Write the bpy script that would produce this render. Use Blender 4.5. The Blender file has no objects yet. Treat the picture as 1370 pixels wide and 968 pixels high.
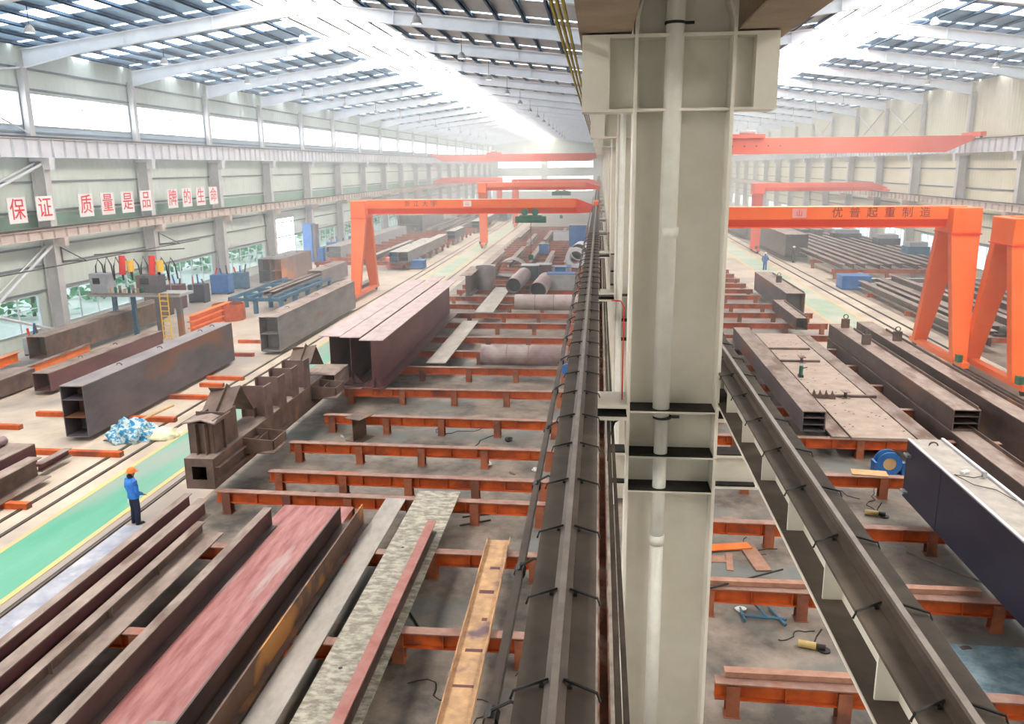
import bpy, bmesh, math, random
from mathutils import Vector, Matrix
random.seed(7)
C = bpy.context.scene.collection
PI = math.pi
R = math.radians
ORD = ['first','second','third','fourth','fifth','sixth','seventh','eighth','ninth','tenth','eleventh','twelfth','thirteenth',
       'fourteenth','fifteenth','sixteenth','seventeenth','eighteenth','nineteenth','twentieth','twenty-first','twenty-second',
       'twenty-third','twenty-fourth','twenty-fifth','twenty-sixth','twenty-seventh','twenty-eighth']

# ------------------------------------------------------------------ camera
FPX, YAW, PITCH, ROLL, CAMH = 1097.5, -0.10594, 0.23382, 0.01047, 10.6
fw = Vector((math.sin(YAW)*math.cos(PITCH), math.cos(YAW)*math.cos(PITCH), -math.sin(PITCH)))
rt0 = Vector((math.cos(YAW), -math.sin(YAW), 0)); dn0 = fw.cross(rt0)
rt = math.cos(ROLL)*rt0 + math.sin(ROLL)*dn0
dn = -math.sin(ROLL)*rt0 + math.cos(ROLL)*dn0
cd = bpy.data.cameras.new('camera'); cam = bpy.data.objects.new('camera', cd); C.objects.link(cam)
cd.sensor_fit = 'HORIZONTAL'; cd.sensor_width = 36; cd.lens = FPX/1370*36; cd.clip_start = .05; cd.clip_end = 2000
up = -dn; bk = -fw
cam.matrix_world = Matrix(((rt.x, up.x, bk.x, 0), (rt.y, up.y, bk.y, 0), (rt.z, up.z, bk.z, CAMH), (0, 0, 0, 1)))
bpy.context.scene.camera = cam

def at(px, py, z=0.0):
    v = FPX*fw + (px-685)*rt + (py-484)*dn
    t = (z-CAMH)/v.z
    return Vector((v.x*t, v.y*t, z))

# ------------------------------------------------------------------ materials
MATS = {}
def mat(name, c1, c2=None, scale=3.0, rough=.7, metal=0.0, c3=None, t3=.62, stretch=(1,1,1), bump=.0, detail=6, lo=.35, hi=.65):
    if name in MATS: return MATS[name]
    m = bpy.data.materials.new(name); m.use_nodes = True; nt = m.node_tree; N = nt.nodes; L = nt.links
    b = N['Principled BSDF']; b.inputs['Roughness'].default_value = rough; b.inputs['Metallic'].default_value = metal
    b.inputs['Base Color'].default_value = (*c1, 1)
    if c2 is not None:
        tc = N.new('ShaderNodeTexCoord'); mp = N.new('ShaderNodeMapping'); mp.inputs['Scale'].default_value = stretch
        L.new(tc.outputs['Object'], mp.inputs[0])
        oi = N.new('ShaderNodeObjectInfo'); ad = N.new('ShaderNodeVectorMath'); ad.operation = 'MULTIPLY_ADD'
        L.new(oi.outputs['Random'], ad.inputs[0]); ad.inputs[1].default_value = (37, 53, 19); L.new(mp.outputs[0], ad.inputs[2])
        nz = N.new('ShaderNodeTexNoise'); nz.inputs['Scale'].default_value = scale; nz.inputs['Detail'].default_value = detail
        nz.inputs['Roughness'].default_value = .65
        L.new(ad.outputs[0], nz.inputs['Vector'])
        cr = N.new('ShaderNodeValToRGB'); cr.color_ramp.elements[0].position = lo; cr.color_ramp.elements[1].position = hi
        cr.color_ramp.elements[0].color = (*c1, 1); cr.color_ramp.elements[1].color = (*c2, 1)
        L.new(nz.outputs['Fac'], cr.inputs[0]); out = cr.outputs[0]
        if c3 is not None:
            n2 = N.new('ShaderNodeTexNoise'); n2.inputs['Scale'].default_value = scale*.45; n2.inputs['Detail'].default_value = 4
            a2 = N.new('ShaderNodeVectorMath'); a2.inputs[1].default_value = (9.1, 4.7, 3.3); L.new(ad.outputs[0], a2.inputs[0])
            L.new(a2.outputs[0], n2.inputs['Vector'])
            r2 = N.new('ShaderNodeValToRGB'); r2.color_ramp.elements[0].position = t3-.06; r2.color_ramp.elements[1].position = t3+.05
            L.new(n2.outputs['Fac'], r2.inputs[0])
            mx = N.new('ShaderNodeMixRGB'); L.new(r2.outputs[0], mx.inputs[0]); L.new(out, mx.inputs[1]); mx.inputs[2].default_value = (*c3, 1)
            out = mx.outputs[0]
        L.new(out, b.inputs['Base Color'])
        if bump:
            bp = N.new('ShaderNodeBump'); bp.inputs['Strength'].default_value = bump; bp.inputs['Distance'].default_value = .02
            L.new(nz.outputs['Fac'], bp.inputs['Height']); L.new(bp.outputs[0], b.inputs['Normal'])
    MATS[name] = m; return m
def emis(name, col, s):
    m = bpy.data.materials.new(name); m.use_nodes = True; nt = m.node_tree
    for n in list(nt.nodes): nt.nodes.remove(n)
    e = nt.nodes.new('ShaderNodeEmission'); e.inputs[0].default_value = (*col, 1); e.inputs[1].default_value = s
    o = nt.nodes.new('ShaderNodeOutputMaterial'); nt.links.new(e.outputs[0], o.inputs[0]); return m
def corrugated(name, c, c2, axis, period=.25):
    m = mat(name, c, c2, .3, .5, 0); nt = m.node_tree; N = nt.nodes; L = nt.links
    w = N.new('ShaderNodeTexWave'); w.bands_direction = axis; w.inputs['Scale'].default_value = 1/period*.314
    tc = N.new('ShaderNodeTexCoord'); L.new(tc.outputs['Object'], w.inputs['Vector'])
    bp = N.new('ShaderNodeBump'); bp.inputs['Strength'].default_value = .5; bp.inputs['Distance'].default_value = .04
    L.new(w.outputs['Fac'], bp.inputs['Height']); L.new(bp.outputs[0], N['Principled BSDF'].inputs['Normal']); return m

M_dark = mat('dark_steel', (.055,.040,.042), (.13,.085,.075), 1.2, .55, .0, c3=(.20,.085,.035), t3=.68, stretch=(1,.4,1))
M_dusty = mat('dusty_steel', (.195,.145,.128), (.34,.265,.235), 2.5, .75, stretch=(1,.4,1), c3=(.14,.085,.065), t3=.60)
M_maroon = mat('primer_maroon', (.085,.028,.034), (.16,.06,.06), 1.0, .6, stretch=(1,.3,1))
M_grey = mat('grey_plate', (.16,.14,.155), (.29,.25,.26), 1.2, .5, .1, c3=(.25,.11,.05), t3=.66, stretch=(1,.35,1))
M_greyd = mat('blue_grey_steel', (.075,.072,.09), (.16,.13,.145), .8, .55, c3=(.26,.10,.05), t3=.61, stretch=(1,.35,1))
M_navy = mat('navy_primer', (.017,.021,.048), (.035,.036,.065), .8, .5, stretch=(1,.3,1))
M_brown = mat('brown_steel', (.085,.055,.046), (.17,.11,.09), 1.4, .65, c3=(.30,.13,.05), t3=.66)
M_tress = mat('trestle_orange', (.42,.068,.013), (.64,.125,.022), 2.0, .65, c3=(.24,.055,.03), t3=.60)
M_tresst = mat('trestle_top', (.25,.125,.10), (.38,.24,.20), 2.0, .75, c3=(.42,.10,.04), t3=.70)
M_leg = mat('trestle_leg', (.28,.085,.045), (.42,.14,.07), 2.0, .7, c3=(.18,.07,.05), t3=.56)
M_redpl = mat('red_primed_plate', (.26,.065,.065), (.44,.19,.185), 2.2, .6, stretch=(2.2,.3,1), c3=(.42,.29,.28), t3=.66)
M_cream = mat('cream_paint', (.78,.73,.65), (.87,.83,.76), 1.0, .45, c3=(.60,.50,.38), t3=.72)
M_creamd = mat('brown_cream_paint', (.30,.235,.17), (.40,.32,.24), 1.2, .7)  # darker and browner than the column cream
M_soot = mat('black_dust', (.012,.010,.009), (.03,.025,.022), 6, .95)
M_white = mat('white_pipe', (.80,.78,.74), (.88,.87,.84), 3, .35, c3=(.62,.52,.40), t3=.74)
M_rail = mat('rail_steel', (.07,.05,.04), (.12,.088,.07), 3, .45, .3)
M_railhead = mat('rail_head', (.20,.16,.14), (.32,.27,.24), 3, .35, .4)  # bright highlight along the rail top put into the colour
M_flange = mat('runway_flange', (.050,.036,.027), (.090,.066,.050), 2, .75, c3=(.125,.095,.072), t3=.64)
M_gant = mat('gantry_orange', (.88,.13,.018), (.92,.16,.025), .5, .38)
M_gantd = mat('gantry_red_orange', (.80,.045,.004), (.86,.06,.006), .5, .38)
M_far = mat('bridge_red', (.85,.11,.06), (.9,.14,.08), .5, .5)
M_lav = mat('pale_beam_paint', (.62,.62,.68), (.72,.72,.77), 1, .5)
M_pink = mat('pink_beam_paint', (.52,.42,.38), (.66,.56,.52), 1, .5)
M_wcol = mat('wall_column_paint', (.50,.49,.50), (.62,.60,.60), 1, .5)
M_raft = mat('rafter_paint', (.70,.74,.80), (.80,.83,.88), 1, .5)
M_purl = mat('purlin_paint', (.045,.11,.20), (.08,.16,.27), 1, .6)
M_black = mat('black_rubber', (.012,.012,.013), (.025,.025,.028), 4, .6)
M_blue = mat('blue_paint', (.015,.10,.34), (.03,.17,.46), 2, .45)
M_bluer = mat('rack_blue', (.03,.11,.20), (.05,.17,.28), 2, .5)
M_green = mat('hoist_green', (.01,.10,.065), (.02,.16,.10), 3, .4)
M_yel = mat('yellow_paint', (.80,.46,.03), (.9,.56,.06), 3, .45)
M_yelw = mat('worn_yellow', (.72,.48,.16), (.55,.38,.22), 1.2, .8, stretch=(1,.3,1))
M_red = mat('red_paint', (.70,.02,.02), (.8,.04,.03), 3, .4)
M_cab = mat('cabinet_grey', (.30,.31,.34), (.4,.41,.44), 2, .5)
M_frame = mat('window_frame', (.45,.50,.53), (.55,.58,.6), 2, .5)
M_pipe = mat('pipe_steel', (.20,.13,.14), (.34,.25,.26), 1.2, .5, .1, c3=(.42,.36,.36), t3=.60)
M_plank = mat('grey_light_plate', (.32,.29,.27), (.46,.42,.39), 2.2, .7, stretch=(1,.4,1))
M_mottle = mat('mottled_plate', (.20,.18,.14), (.47,.43,.355), 3.2, .55, stretch=(1,1.8,1), lo=.42, hi=.60, detail=8)
M_rusty = mat('rust_yellow_plate', (.36,.22,.13), (.62,.38,.20), 2.2, .75, c3=(.16,.10,.12), t3=.62)
M_bright = mat('bright_orange_beam', (.85,.17,.02), (.95,.26,.04), 2, .55)
M_teal = mat('teal_cloth', (.02,.22,.45), (.5,.62,.62), 6, .8, lo=.46, hi=.54)
M_board = mat('board_white', (.85,.80,.80)); M_redch = mat('character_red', (.75,.02,.04))
M_txt = mat('stencil_dark', (.20,.03,.02)); M_wood = mat('wood', (.5,.3,.13), (.62,.40,.2), 3, .7, stretch=(1,6,1))
M_wpaper = mat('white_paper', (.8,.8,.78)); M_yellowcable = mat('yellow_cable', (.42,.33,.02), (.55,.45,.04), 2, .5)
M_skin = mat('skin', (.45,.25,.17)); M_jack = mat('blue_jacket', (.03,.17,.62), (.04,.24,.75), 4, .8)
M_trou = mat('navy_trousers', (.010,.013,.04), (.02,.025,.07), 5, .85); M_helm = mat('orange_helmet', (.85,.20,.03))
M_bluewear = mat('work_blue', (.06,.16,.30))

# ------------------------------------------------------------------ mesh builder
class MB:
    def __init__(s): s.v = []; s.f = []; s.m = []
    def add(s, vs, fs, mi=0):
        o = len(s.v); s.v += [tuple(p) for p in vs]; s.f += [tuple(i+o for i in f) for f in fs]; s.m += [mi]*len(fs); return s
    def box(s, x0, x1, y0, y1, z0, z1, mi=0):
        return s.add([(x0,y0,z0),(x1,y0,z0),(x1,y1,z0),(x0,y1,z0),(x0,y0,z1),(x1,y0,z1),(x1,y1,z1),(x0,y1,z1)],
                     [(0,3,2,1),(4,5,6,7),(0,1,5,4),(1,2,6,5),(2,3,7,6),(3,0,4,7)], mi)
    def obox(s, c, h, rot, mi=0):
        vs = []
        for z in (-1,1):
            for x, y in ((-1,-1),(1,-1),(1,1),(-1,1)):
                vs.append(Vector(c) + rot @ Vector((x*h[0], y*h[1], z*h[2])))
        return s.add(vs, [(0,3,2,1),(4,5,6,7),(0,1,5,4),(1,2,6,5),(2,3,7,6),(3,0,4,7)], mi)
    def prism(s, poly, a0, a1, axis='y', mi=0):
        n = len(poly); f = {'y': lambda p, a: (p[0], a, p[1]), 'x': lambda p, a: (a, p[0], p[1]), 'z': lambda p, a: (p[0], p[1], a)}[axis]
        vs = [f(p, a0) for p in poly] + [f(p, a1) for p in poly]
        fs = [tuple(range(n))[::-1], tuple(range(n, 2*n))] + [(i, (i+1) % n, (i+1) % n+n, i+n) for i in range(n)]
        return s.add(vs, fs, mi)
    def taper(s, b, t, mi=0):
        # b, t: four bottom and four top corners
        return s.add(list(b)+list(t), [(0,3,2,1),(4,5,6,7),(0,1,5,4),(1,2,6,5),(2,3,7,6),(3,0,4,7)], mi)
    def tube(s, pts, r, n=8, mi=0, r1=None):
        pts = [Vector(p) for p in pts]; rings = []
        for i, p in enumerate(pts):
            d = (pts[min(i+1, len(pts)-1)] - pts[max(i-1, 0)]).normalized()
            a = Vector((0,0,1)) if abs(d.z) < .9 else Vector((1,0,0))
            u = d.cross(a).normalized(); w = u.cross(d)
            rr = r if r1 is None else r + (r1-r)*i/(len(pts)-1)
            rings.append([p + rr*(math.cos(2*PI*k/n)*u + math.sin(2*PI*k/n)*w) for k in range(n)])
        vs = [q for g in rings for q in g]; fs = []
        for i in range(len(pts)-1):
            for k in range(n):
                fs.append((i*n+k, i*n+(k+1) % n, (i+1)*n+(k+1) % n, (i+1)*n+k))
        fs.append(tuple(range(n))); fs.append(tuple(range((len(pts)-1)*n, len(pts)*n))[::-1])
        return s.add(vs, fs, mi)
    def hollow(s, p0, p1, r, th, n=20, mi=0):
        p0, p1 = Vector(p0), Vector(p1); d = (p1-p0).normalized(); a = Vector((0,0,1)) if abs(d.z) < .9 else Vector((1,0,0))
        u = d.cross(a).normalized(); w = u.cross(d); vs = []
        for p in (p0, p1):
            for rr in (r, r-th):
                vs += [p + rr*(math.cos(2*PI*k/n)*u + math.sin(2*PI*k/n)*w) for k in range(n)]
        fs = []
        for k in range(n):
            j = (k+1) % n
            fs += [(k, j, 2*n+j, 2*n+k), (n+j, n+k, 3*n+k, 3*n+j), (j, k, n+k, n+j), (2*n+k, 2*n+j, 3*n+j, 3*n+k)]
        return s.add(vs, fs, mi)
    def build(s, name, m, parent=None, loc=None, rz=0, smooth=False, bevel=0):
        me = bpy.data.meshes.new(name); me.from_pydata(s.v, [], s.f)
        ms = m if isinstance(m, (list, tuple)) else [m]
        for q in ms: me.materials.append(q)
        if len(ms) > 1:
            for p, i in zip(me.polygons, s.m): p.material_index = i
        bm = bmesh.new(); bm.from_mesh(me); bmesh.ops.recalc_face_normals(bm, faces=bm.faces); bm.to_mesh(me); bm.free()
        if smooth: me.shade_smooth()
        o = bpy.data.objects.new(name, me); C.objects.link(o); o.parent = parent
        if loc is not None: o.location = loc
        o.rotation_euler.z = rz
        if bevel:
            b = o.modifiers.new('bevel', 'BEVEL'); b.width = bevel; b.segments = 2; b.limit_method = 'ANGLE'
        return o
def tag(o, label=None, cat=None, group=None, kind=None):
    if label: o['label'] = label
    if cat: o['category'] = cat
    if group: o['group'] = group
    if kind: o['kind'] = kind
    return o
def thing(name, label, cat, loc=(0,0,0), rz=0, group=None):
    o = bpy.data.objects.new(name, None); C.objects.link(o); o.location = loc; o.rotation_euler.z = rz; o.empty_display_size = .2
    return tag(o, label, cat, group)
def struct(mb, name, m, parent=None, loc=None):
    o = mb.build(name, m, parent, loc); 
    if parent is None: o['kind'] = 'structure'
    return o
def copy_tree(o, loc, label=None, group=None, rz=None):
    c = o.copy(); C.objects.link(c); c.location = loc
    if rz is not None: c.rotation_euler.z = rz
    if label: c['label'] = label
    if group: c['group'] = group
    for ch in list(o.children):
        d = ch.copy(); C.objects.link(d); d.parent = c
        for g in list(ch.children):
            e = g.copy(); C.objects.link(e); e.parent = d
    return c

# ------------------------------------------------------------------ the setting
Y0, Y1 = -18.0, 276.0
XL, XR, XC = -35.3, 35.3, 1.22
BAY0 = 13.2; BAYS = [BAY0 + 12*k for k in range(-3, 22)]
EAVE, RIDGE = 16.95, 19.15
RXL, RXR = -17.4, 17.9

M_floor = mat('concrete_floor', (.40,.325,.26), (.56,.475,.40), .35, .75, c3=(.31,.265,.24), t3=.58)
M_bay = mat('stained_floor', (.075,.066,.060), (.30,.245,.205), .75, .65, c3=(.15,.16,.155), t3=.59, detail=9)
M_walk = mat('green_floor_paint', (.07,.31,.21), (.14,.38,.27), .5, .6, c3=(.25,.31,.27), t3=.56, stretch=(1,.25,1))
M_paleaisle = mat('pale_aisle', (.47,.41,.37), (.60,.55,.50), .5, .7)
f = MB(); f.box(XL-2, XR+2, Y0-4, Y1+2, -.3, 0); struct(f, 'floor', M_floor)
f = MB(); f.box(-12.9, 13.2, Y0, Y1, 0, .006); struct(f, 'floor_work_bay', M_bay)
M_worn = mat('worn_walk_paint', (.24,.37,.27), (.40,.44,.36), .5, .7, c3=(.46,.44,.38), t3=.55)
f = MB(); f.box(-16.9, -15.0, Y0, 56, 0, .008); struct(f, 'floor_walkway_left', M_walk)
f = MB(); f.box(-16.9, -15.0, 56, Y1, 0, .008); struct(f, 'floor_walkway_left_far', M_worn)
f = MB(); f.box(21.4, XR-.4, 24, 80, 0, .006); struct(f, 'floor_storage_right', mat('dark_storage_floor', (.13,.10,.085), (.27,.21,.17), .6, .8))
f = MB(); f.box(15.9, 18.2, Y0, Y1, 0, .008); struct(f, 'floor_walkway_right', M_worn)
f = MB(); f.box(-14.35, -12.2, Y0, 22.0, .008, .012); struct(f, 'floor_worn_strip', mat('worn_blue_grey', (.22,.24,.34), (.42,.43,.50), 1.4, .6, c3=(.62,.62,.66), t3=.66))
for i, x in enumerate((-17.05, -15.0, 15.75, 18.2)):
    f = MB(); f.box(x, x+.18, Y0, Y1, .008, .013); struct(f, 'trim_%d' % (i+1), M_yelw)
for i, x in enumerate((-18.5, -17.75, -14.55, 19.2, 20.3)):
    f = MB(); f.box(x, x+.07, Y0, Y1, 0, .02).box(x+.09, x+.16, Y0, Y1, 0, .045, 1); struct(f, 'trim_%d' % (i+5), [M_black, M_rail])

M_clad = corrugated('cladding_cream', (.58,.65,.60), (.68,.74,.69), 'Y', .6)
M_cladr = corrugated('cladding_warm', (.72,.68,.52), (.80,.75,.60), 'Y', .6)
M_cladg = mat('cladding_green', (.22,.36,.28), (.28,.42,.34), .5, .6)
M_girt = mat('girt_dark', (.16,.18,.21), (.22,.24,.27), 1, .6)
M_lit = emis('daylit_panel', (.86,.93,1.0), 4.0)
M_sky = emis('skylight_sheet', (1.0,.93,.82), 9.5)
def wall(name, X, sgn, mats):
    w = MB(); t = .1*sgn
    x0, x1 = min(X, X+t), max(X, X+t)
    if name == 'wall_left':
        bands = [(0,.85),(3.05,13.35),(15.35,18.2)]
        for a, b in bands: w.box(x0, x1, Y0, Y1, a, b)
        for y in BAYS:                                   # solid strips between the lower windows
            w.box(x0, x1, y-1.1, y+1.1, .85, 3.05); w.box(x0, x1, y-.3, y+.3, 13.35, 15.35)
    else:
        w.box(x0, x1, Y0, Y1, 0, .85).box(x0, x1, Y0, Y1, 3.05, 18.4)
        for y in BAYS: w.box(x0, x1, y-2.2, y+2.2, .85, 3.05)
    o = struct(w, name, mats)
    g = MB()
    for z in (3.15, 4.7, 5.9, 8.1, 9.9, 12.9, 15.5, 16.7):
        if name == 'wall_left' or z < 12: g.box(min(X, X-sgn*.12), max(X, X-sgn*.12), Y0, Y1, z, z+.12)
    g.build('girt', M_girt, o)
    if name == 'wall_left':
        MB().box(X, X+.03, Y0, Y1, 7.15, 7.95).build('green_band', M_cladg, o)
        MB().box(X, X+.03, Y0, Y1, 12.6, 13.3).build('blue_band', mat('cladding_blue', (.40,.50,.60), (.46,.56,.66), .5, .6), o)
    return o
wall('wall_left', XL, -1, M_clad); wall('wall_right', XR, 1, M_cladr)
w = MB(); w.box(XL, XR, Y1, Y1+.2, 0, 20.5); struct(w, 'wall_far', M_clad)
w = MB(); w.box(XL, XR, Y0-.2, Y0, 0, 20.5); struct(w, 'wall_near', M_clad)

# glazing
M_glass = bpy.data.materials.new('window_glass'); M_glass.use_nodes = True
nt = M_glass.node_tree; nt.nodes.clear()
tr = nt.nodes.new('ShaderNodeBsdfTransparent'); gl = nt.nodes.new('ShaderNodeBsdfGlossy'); gl.inputs['Roughness'].default_value = .05
mx = nt.nodes.new('ShaderNodeMixShader'); mx.inputs[0].default_value = .08; ou = nt.nodes.new('ShaderNodeOutputMaterial')
tr.inputs[0].default_value = (.92,.97,1,1)
nt.links.new(tr.outputs[0], mx.inputs[1]); nt.links.new(gl.outputs[0], mx.inputs[2]); nt.links.new(mx.outputs[0], ou.inputs[0])
wn = 0
def window(X, ya, yb, za, zb, pane, mull, sgn):
    global wn; wn += 1
    fr = MB(); a, b = min(X, X-.12*sgn), max(X, X-.12*sgn); t = .06
    fr.box(a, b, ya, yb, za, za+t).box(a, b, ya, yb, zb-t, zb).box(a, b, ya, ya+t, za, zb).box(a, b, yb-t, yb, za, zb)
    for k in range(1, mull): 
        y = ya + (yb-ya)*k/mull; fr.box(a+.02, b-.02, y-.03, y+.03, za, zb)
    fr.box(a+.02, b-.02, ya, yb, (za+zb)/2+.25, (za+zb)/2+.29)
    o = fr.build('window_%d' % wn, M_frame); o['kind'] = 'structure'
    MB().box(X+sgn*.02, X+sgn*.05, ya+.03, yb-.03, za+.03, zb-.03).build('pane', pane, o)
for y in BAYS[2:-1]:
    window(XL, y+.3, y+11.7, 13.35, 15.35, M_lit, 2, -1)
    if abs(y-85.2) > 1: window(XL, y+1.1, y+10.9, .85, 3.05, M_glass, 5, -1)
for y in BAYS[5:16]:
    window(XR, y+2.2, y+9.8, .85, 3.05, M_glass, 4, 1)
for xa, xb in ((XL+2, -19), (-17, -2), (3.5, 17), (19, XR-2)):
    for za, zb in ((2.5, 7.5), (10.0, 14.5)):
        wn += 1
        fr = MB(); n = 5
        for k in range(n+1): x = xa+(xb-xa)*k/n; fr.box(x-.08, x+.08, Y1-.12, Y1, za, zb)
        for z in (za, (za+zb)/2, zb): fr.box(xa, xb, Y1-.12, Y1, z-.08, z+.08)
        o = fr.build('window_%d' % wn, M_frame); o['kind'] = 'structure'
        MB().box(xa, xb, Y1-.06, Y1-.02, za, zb).build('pane', M_lit, o)
# bright open doorway in the left wall
o = MB().box(XL+.02, XL+.06, 86.8, 93.2, 0, 5.2).build('door_1', M_lit); o['kind'] = 'structure'
MB().box(XL, XL+.1, 86.6, 86.8, 0, 5.4).box(XL, XL+.1, 93.2, 93.4, 0, 5.4).box(XL, XL+.1, 86.6, 93.4, 5.2, 5.4).build('door_frame', M_frame, o)

# roof: four slopes with purlins, translucent bands
M_roof = mat('roof_sheet', (.34,.58,.86), (.44,.68,.92), .4, .5)  # cool window light put into the outer sheets as a blue tint
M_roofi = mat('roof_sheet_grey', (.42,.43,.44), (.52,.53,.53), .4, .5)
roof_z = lambda x, xr, xe: 18.05 + (20.25-18.05)*(1-abs(x-xr)/abs(xe-xr))
slopes = [('ceiling_left_outer', XL-.3, RXL, XL), ('ceiling_left_inner', RXL, XC, XC), ('ceiling_right_inner', XC, RXR, XC), ('ceiling_right_outer', RXR, XR+.3, XR)]
M_blueroof = mat('blue_roof_patch', (.25,.36,.46), (.32,.44,.55), .4, .5)
for nm, xa, xb, xe in slopes:
    xr = RXL if 'left' in nm else RXR
    za, zb = roof_z(xa, xr, xe), roof_z(xb, xr, xe)
    # opaque sheet minus the ridge strip (3 m) and minus bands by each frame
    if xa == xr: xo, xi = xb, xa+3.0
    else: xo, xi = xa, xb-3.0
    zo, zi = roof_z(xo, xr, xe), roof_z(xi, xr, xe)
    sh = MB(); tl = MB()
    bw = 2.0 if 'outer' in nm else .9
    edges = [Y0]
    for y in BAYS[3:]: edges += [y-.6, y-.2] + ([y+5.6, y+5.6+bw] if bw else [])
    edges = [e for e in edges if Y0 <= e <= Y1]
    edges = sorted(set(edges)); edges = edges if len(edges) % 2 == 0 else edges + [Y1]
    for i in range(len(edges)-1):
        m_ = sh if i % 2 == 0 else tl
        m_.add([(xo, edges[i], zo), (xi, edges[i], zi), (xi, edges[i+1], zi), (xo, edges[i+1], zo),
                (xo, edges[i], zo+.06), (xi, edges[i], zi+.06), (xi, edges[i+1], zi+.06), (xo, edges[i+1], zo+.06)],
               [(0,1,2,3),(4,5,6,7),(0,1,5,4),(1,2,6,5),(2,3,7,6),(3,0,4,7)])
    r = MB(); zr = roof_z(xr, xr, xe)
    YS = Y0 + 1.0
    sh.add([(xi, Y0, zi), (xr, Y0, zr), (xr, YS, zr), (xi, YS, zi), (xi, Y0, zi+.05), (xr, Y0, zr+.05), (xr, YS, zr+.05), (xi, YS, zi+.05)],
          [(0,1,2,3),(4,5,6,7),(0,1,5,4),(1,2,6,5),(2,3,7,6),(3,0,4,7)])
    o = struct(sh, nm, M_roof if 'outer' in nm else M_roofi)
    tl.build('translucent_band', M_lit, o)
    r.add([(xi, YS, zi), (xr, YS, zr), (xr, Y1, zr), (xi, Y1, zi), (xi, YS, zi+.05), (xr, YS, zr+.05), (xr, Y1, zr+.05), (xi, Y1, zi+.05)],
          [(0,1,2,3),(4,5,6,7),(0,1,5,4),(1,2,6,5),(2,3,7,6),(3,0,4,7)])
    r.build('skylight_sheet', M_sky, o)
def purlins(xr, xe, side, n):
    for k in range(n):
        u = (k+.5)/n; x = xe + (xr-xe)*u; z = roof_z(x, xr, xe) - .27
        if abs(x-xr) < 2.8: m_ = M_raft; h = .10
        else: m_ = M_purl; h = .18
        o = MB().box(-.05, .05, 0, Y1-Y0, 0, h).box(-.16, .05, 0, Y1-Y0, 0, .03).build('roof_purlin', m_, None, (x, Y0, z+.24-h))
        tag(o, '%s purlin under the roof sheets, %s from the %s' % ('pale' if m_ is M_raft else 'dark blue-grey', ORD[k], side), 'purlin', 'roof purlins of the ' + side + ' slope')
purlins(RXL, XL, 'left wall eave', 12); purlins(RXL, XC, 'central columns on the left bay', 12)
purlins(RXR, XC, 'central columns on the right bay', 12); purlins(RXR, XR, 'right wall eave', 12)
# rafters
def rafter(xe1, xr, xe2, y, bay, i):
    t = thing('roof_rafter', 'pale tapered steel rafter frame across the %s bay, %s frame from the camera' % (bay, ORD[i]), 'rafter', (xr, y, RIDGE), 0, 'roof rafters of the %s bay' % bay)
    for xe in (xe1, xe2):
        dx = xe-xr; zt = roof_z(xe, xr, xe)-.28-RIDGE; zrt = 20.25-.28-RIDGE
        d1, d2 = .95, .75
        def bar(y0, y1, o0, o1):       # between depth offsets
            w = MB(); P_ = [(0, zrt-o0*d2), (dx*.8, zrt+(zt-zrt)*.8-o0*d2), (dx, zt-o0*d1*1.1), (dx, zt-o1*d1*1.1), (dx*.8, zrt+(zt-zrt)*.8-o1*d2), (0, zrt-o1*d2)]
            a = [(P_[0]), P_[1], P_[4], P_[5]]; b = [P_[1], P_[2], P_[3], P_[4]]
            w.prism(a, y0, y1); w.prism(b, y0, y1); return w
        bar(-.01, .01, 0, 1).build('web', M_raft, t)
        bar(-.16, .16, .97, 1.0).build('bottom_flange', M_raft, t); bar(-.16, .16, 0, .03).build('top_flange', M_raft, t)
        for u in (.3, .62):
            x = dx*u; MB().box(x-.012, x+.012, -.14, .14, zrt+(zt-zrt)*u-d2, zrt+(zt-zrt)*u).build('splice_plate', M_raft, t)
for i, y in enumerate(BAYS[4:]):
    rafter(XL+.5, RXL, XC, y, 'left', i+1); rafter(XR-.5, RXR, XC, y, 'right', i+1)
# high-bay lamps
M_bulb = emis('lamp_glow', (1,.97,.9), 1.5)
lt = thing('high_bay_lamp', 'x', 'lamp', (0,0,0))
MB().tube([(0,0,-.15),(0,0,.8)], .02, 6).build('hanger', M_black, lt)
MB().tube([(0,0,-.1),(0,0,-.2),(0,0,-.45)], .08, 12, r1=.26).build('shade', M_cab, lt); MB().tube([(0,0,-.46),(0,0,-.44)], .2, 12).build('bulb', M_bulb, lt)
first = True
for i, y in enumerate(BAYS[4:19]):
    for nm, x in (('left bay near the wall slope', -26.0), ('left bay under the ridge', RXL), ('left bay near the central columns', -8.0), ('right bay under the ridge', RXR), ('right bay near the wall slope', 26.5)):
        xr = RXL if x < 0 else RXR
        z = RIDGE - abs(x-xr)*.125 - .85
        lb = 'small hanging high-bay lamp, %s, %s row from the camera' % (nm, ORD[i])
        if first: lt.location = (x, y+.3, z); lt['label'] = lb; lt['group'] = 'high-bay lamps'; first = False
        else: copy_tree(lt, (x, y+.3, z), lb, 'high-bay lamps')

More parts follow.
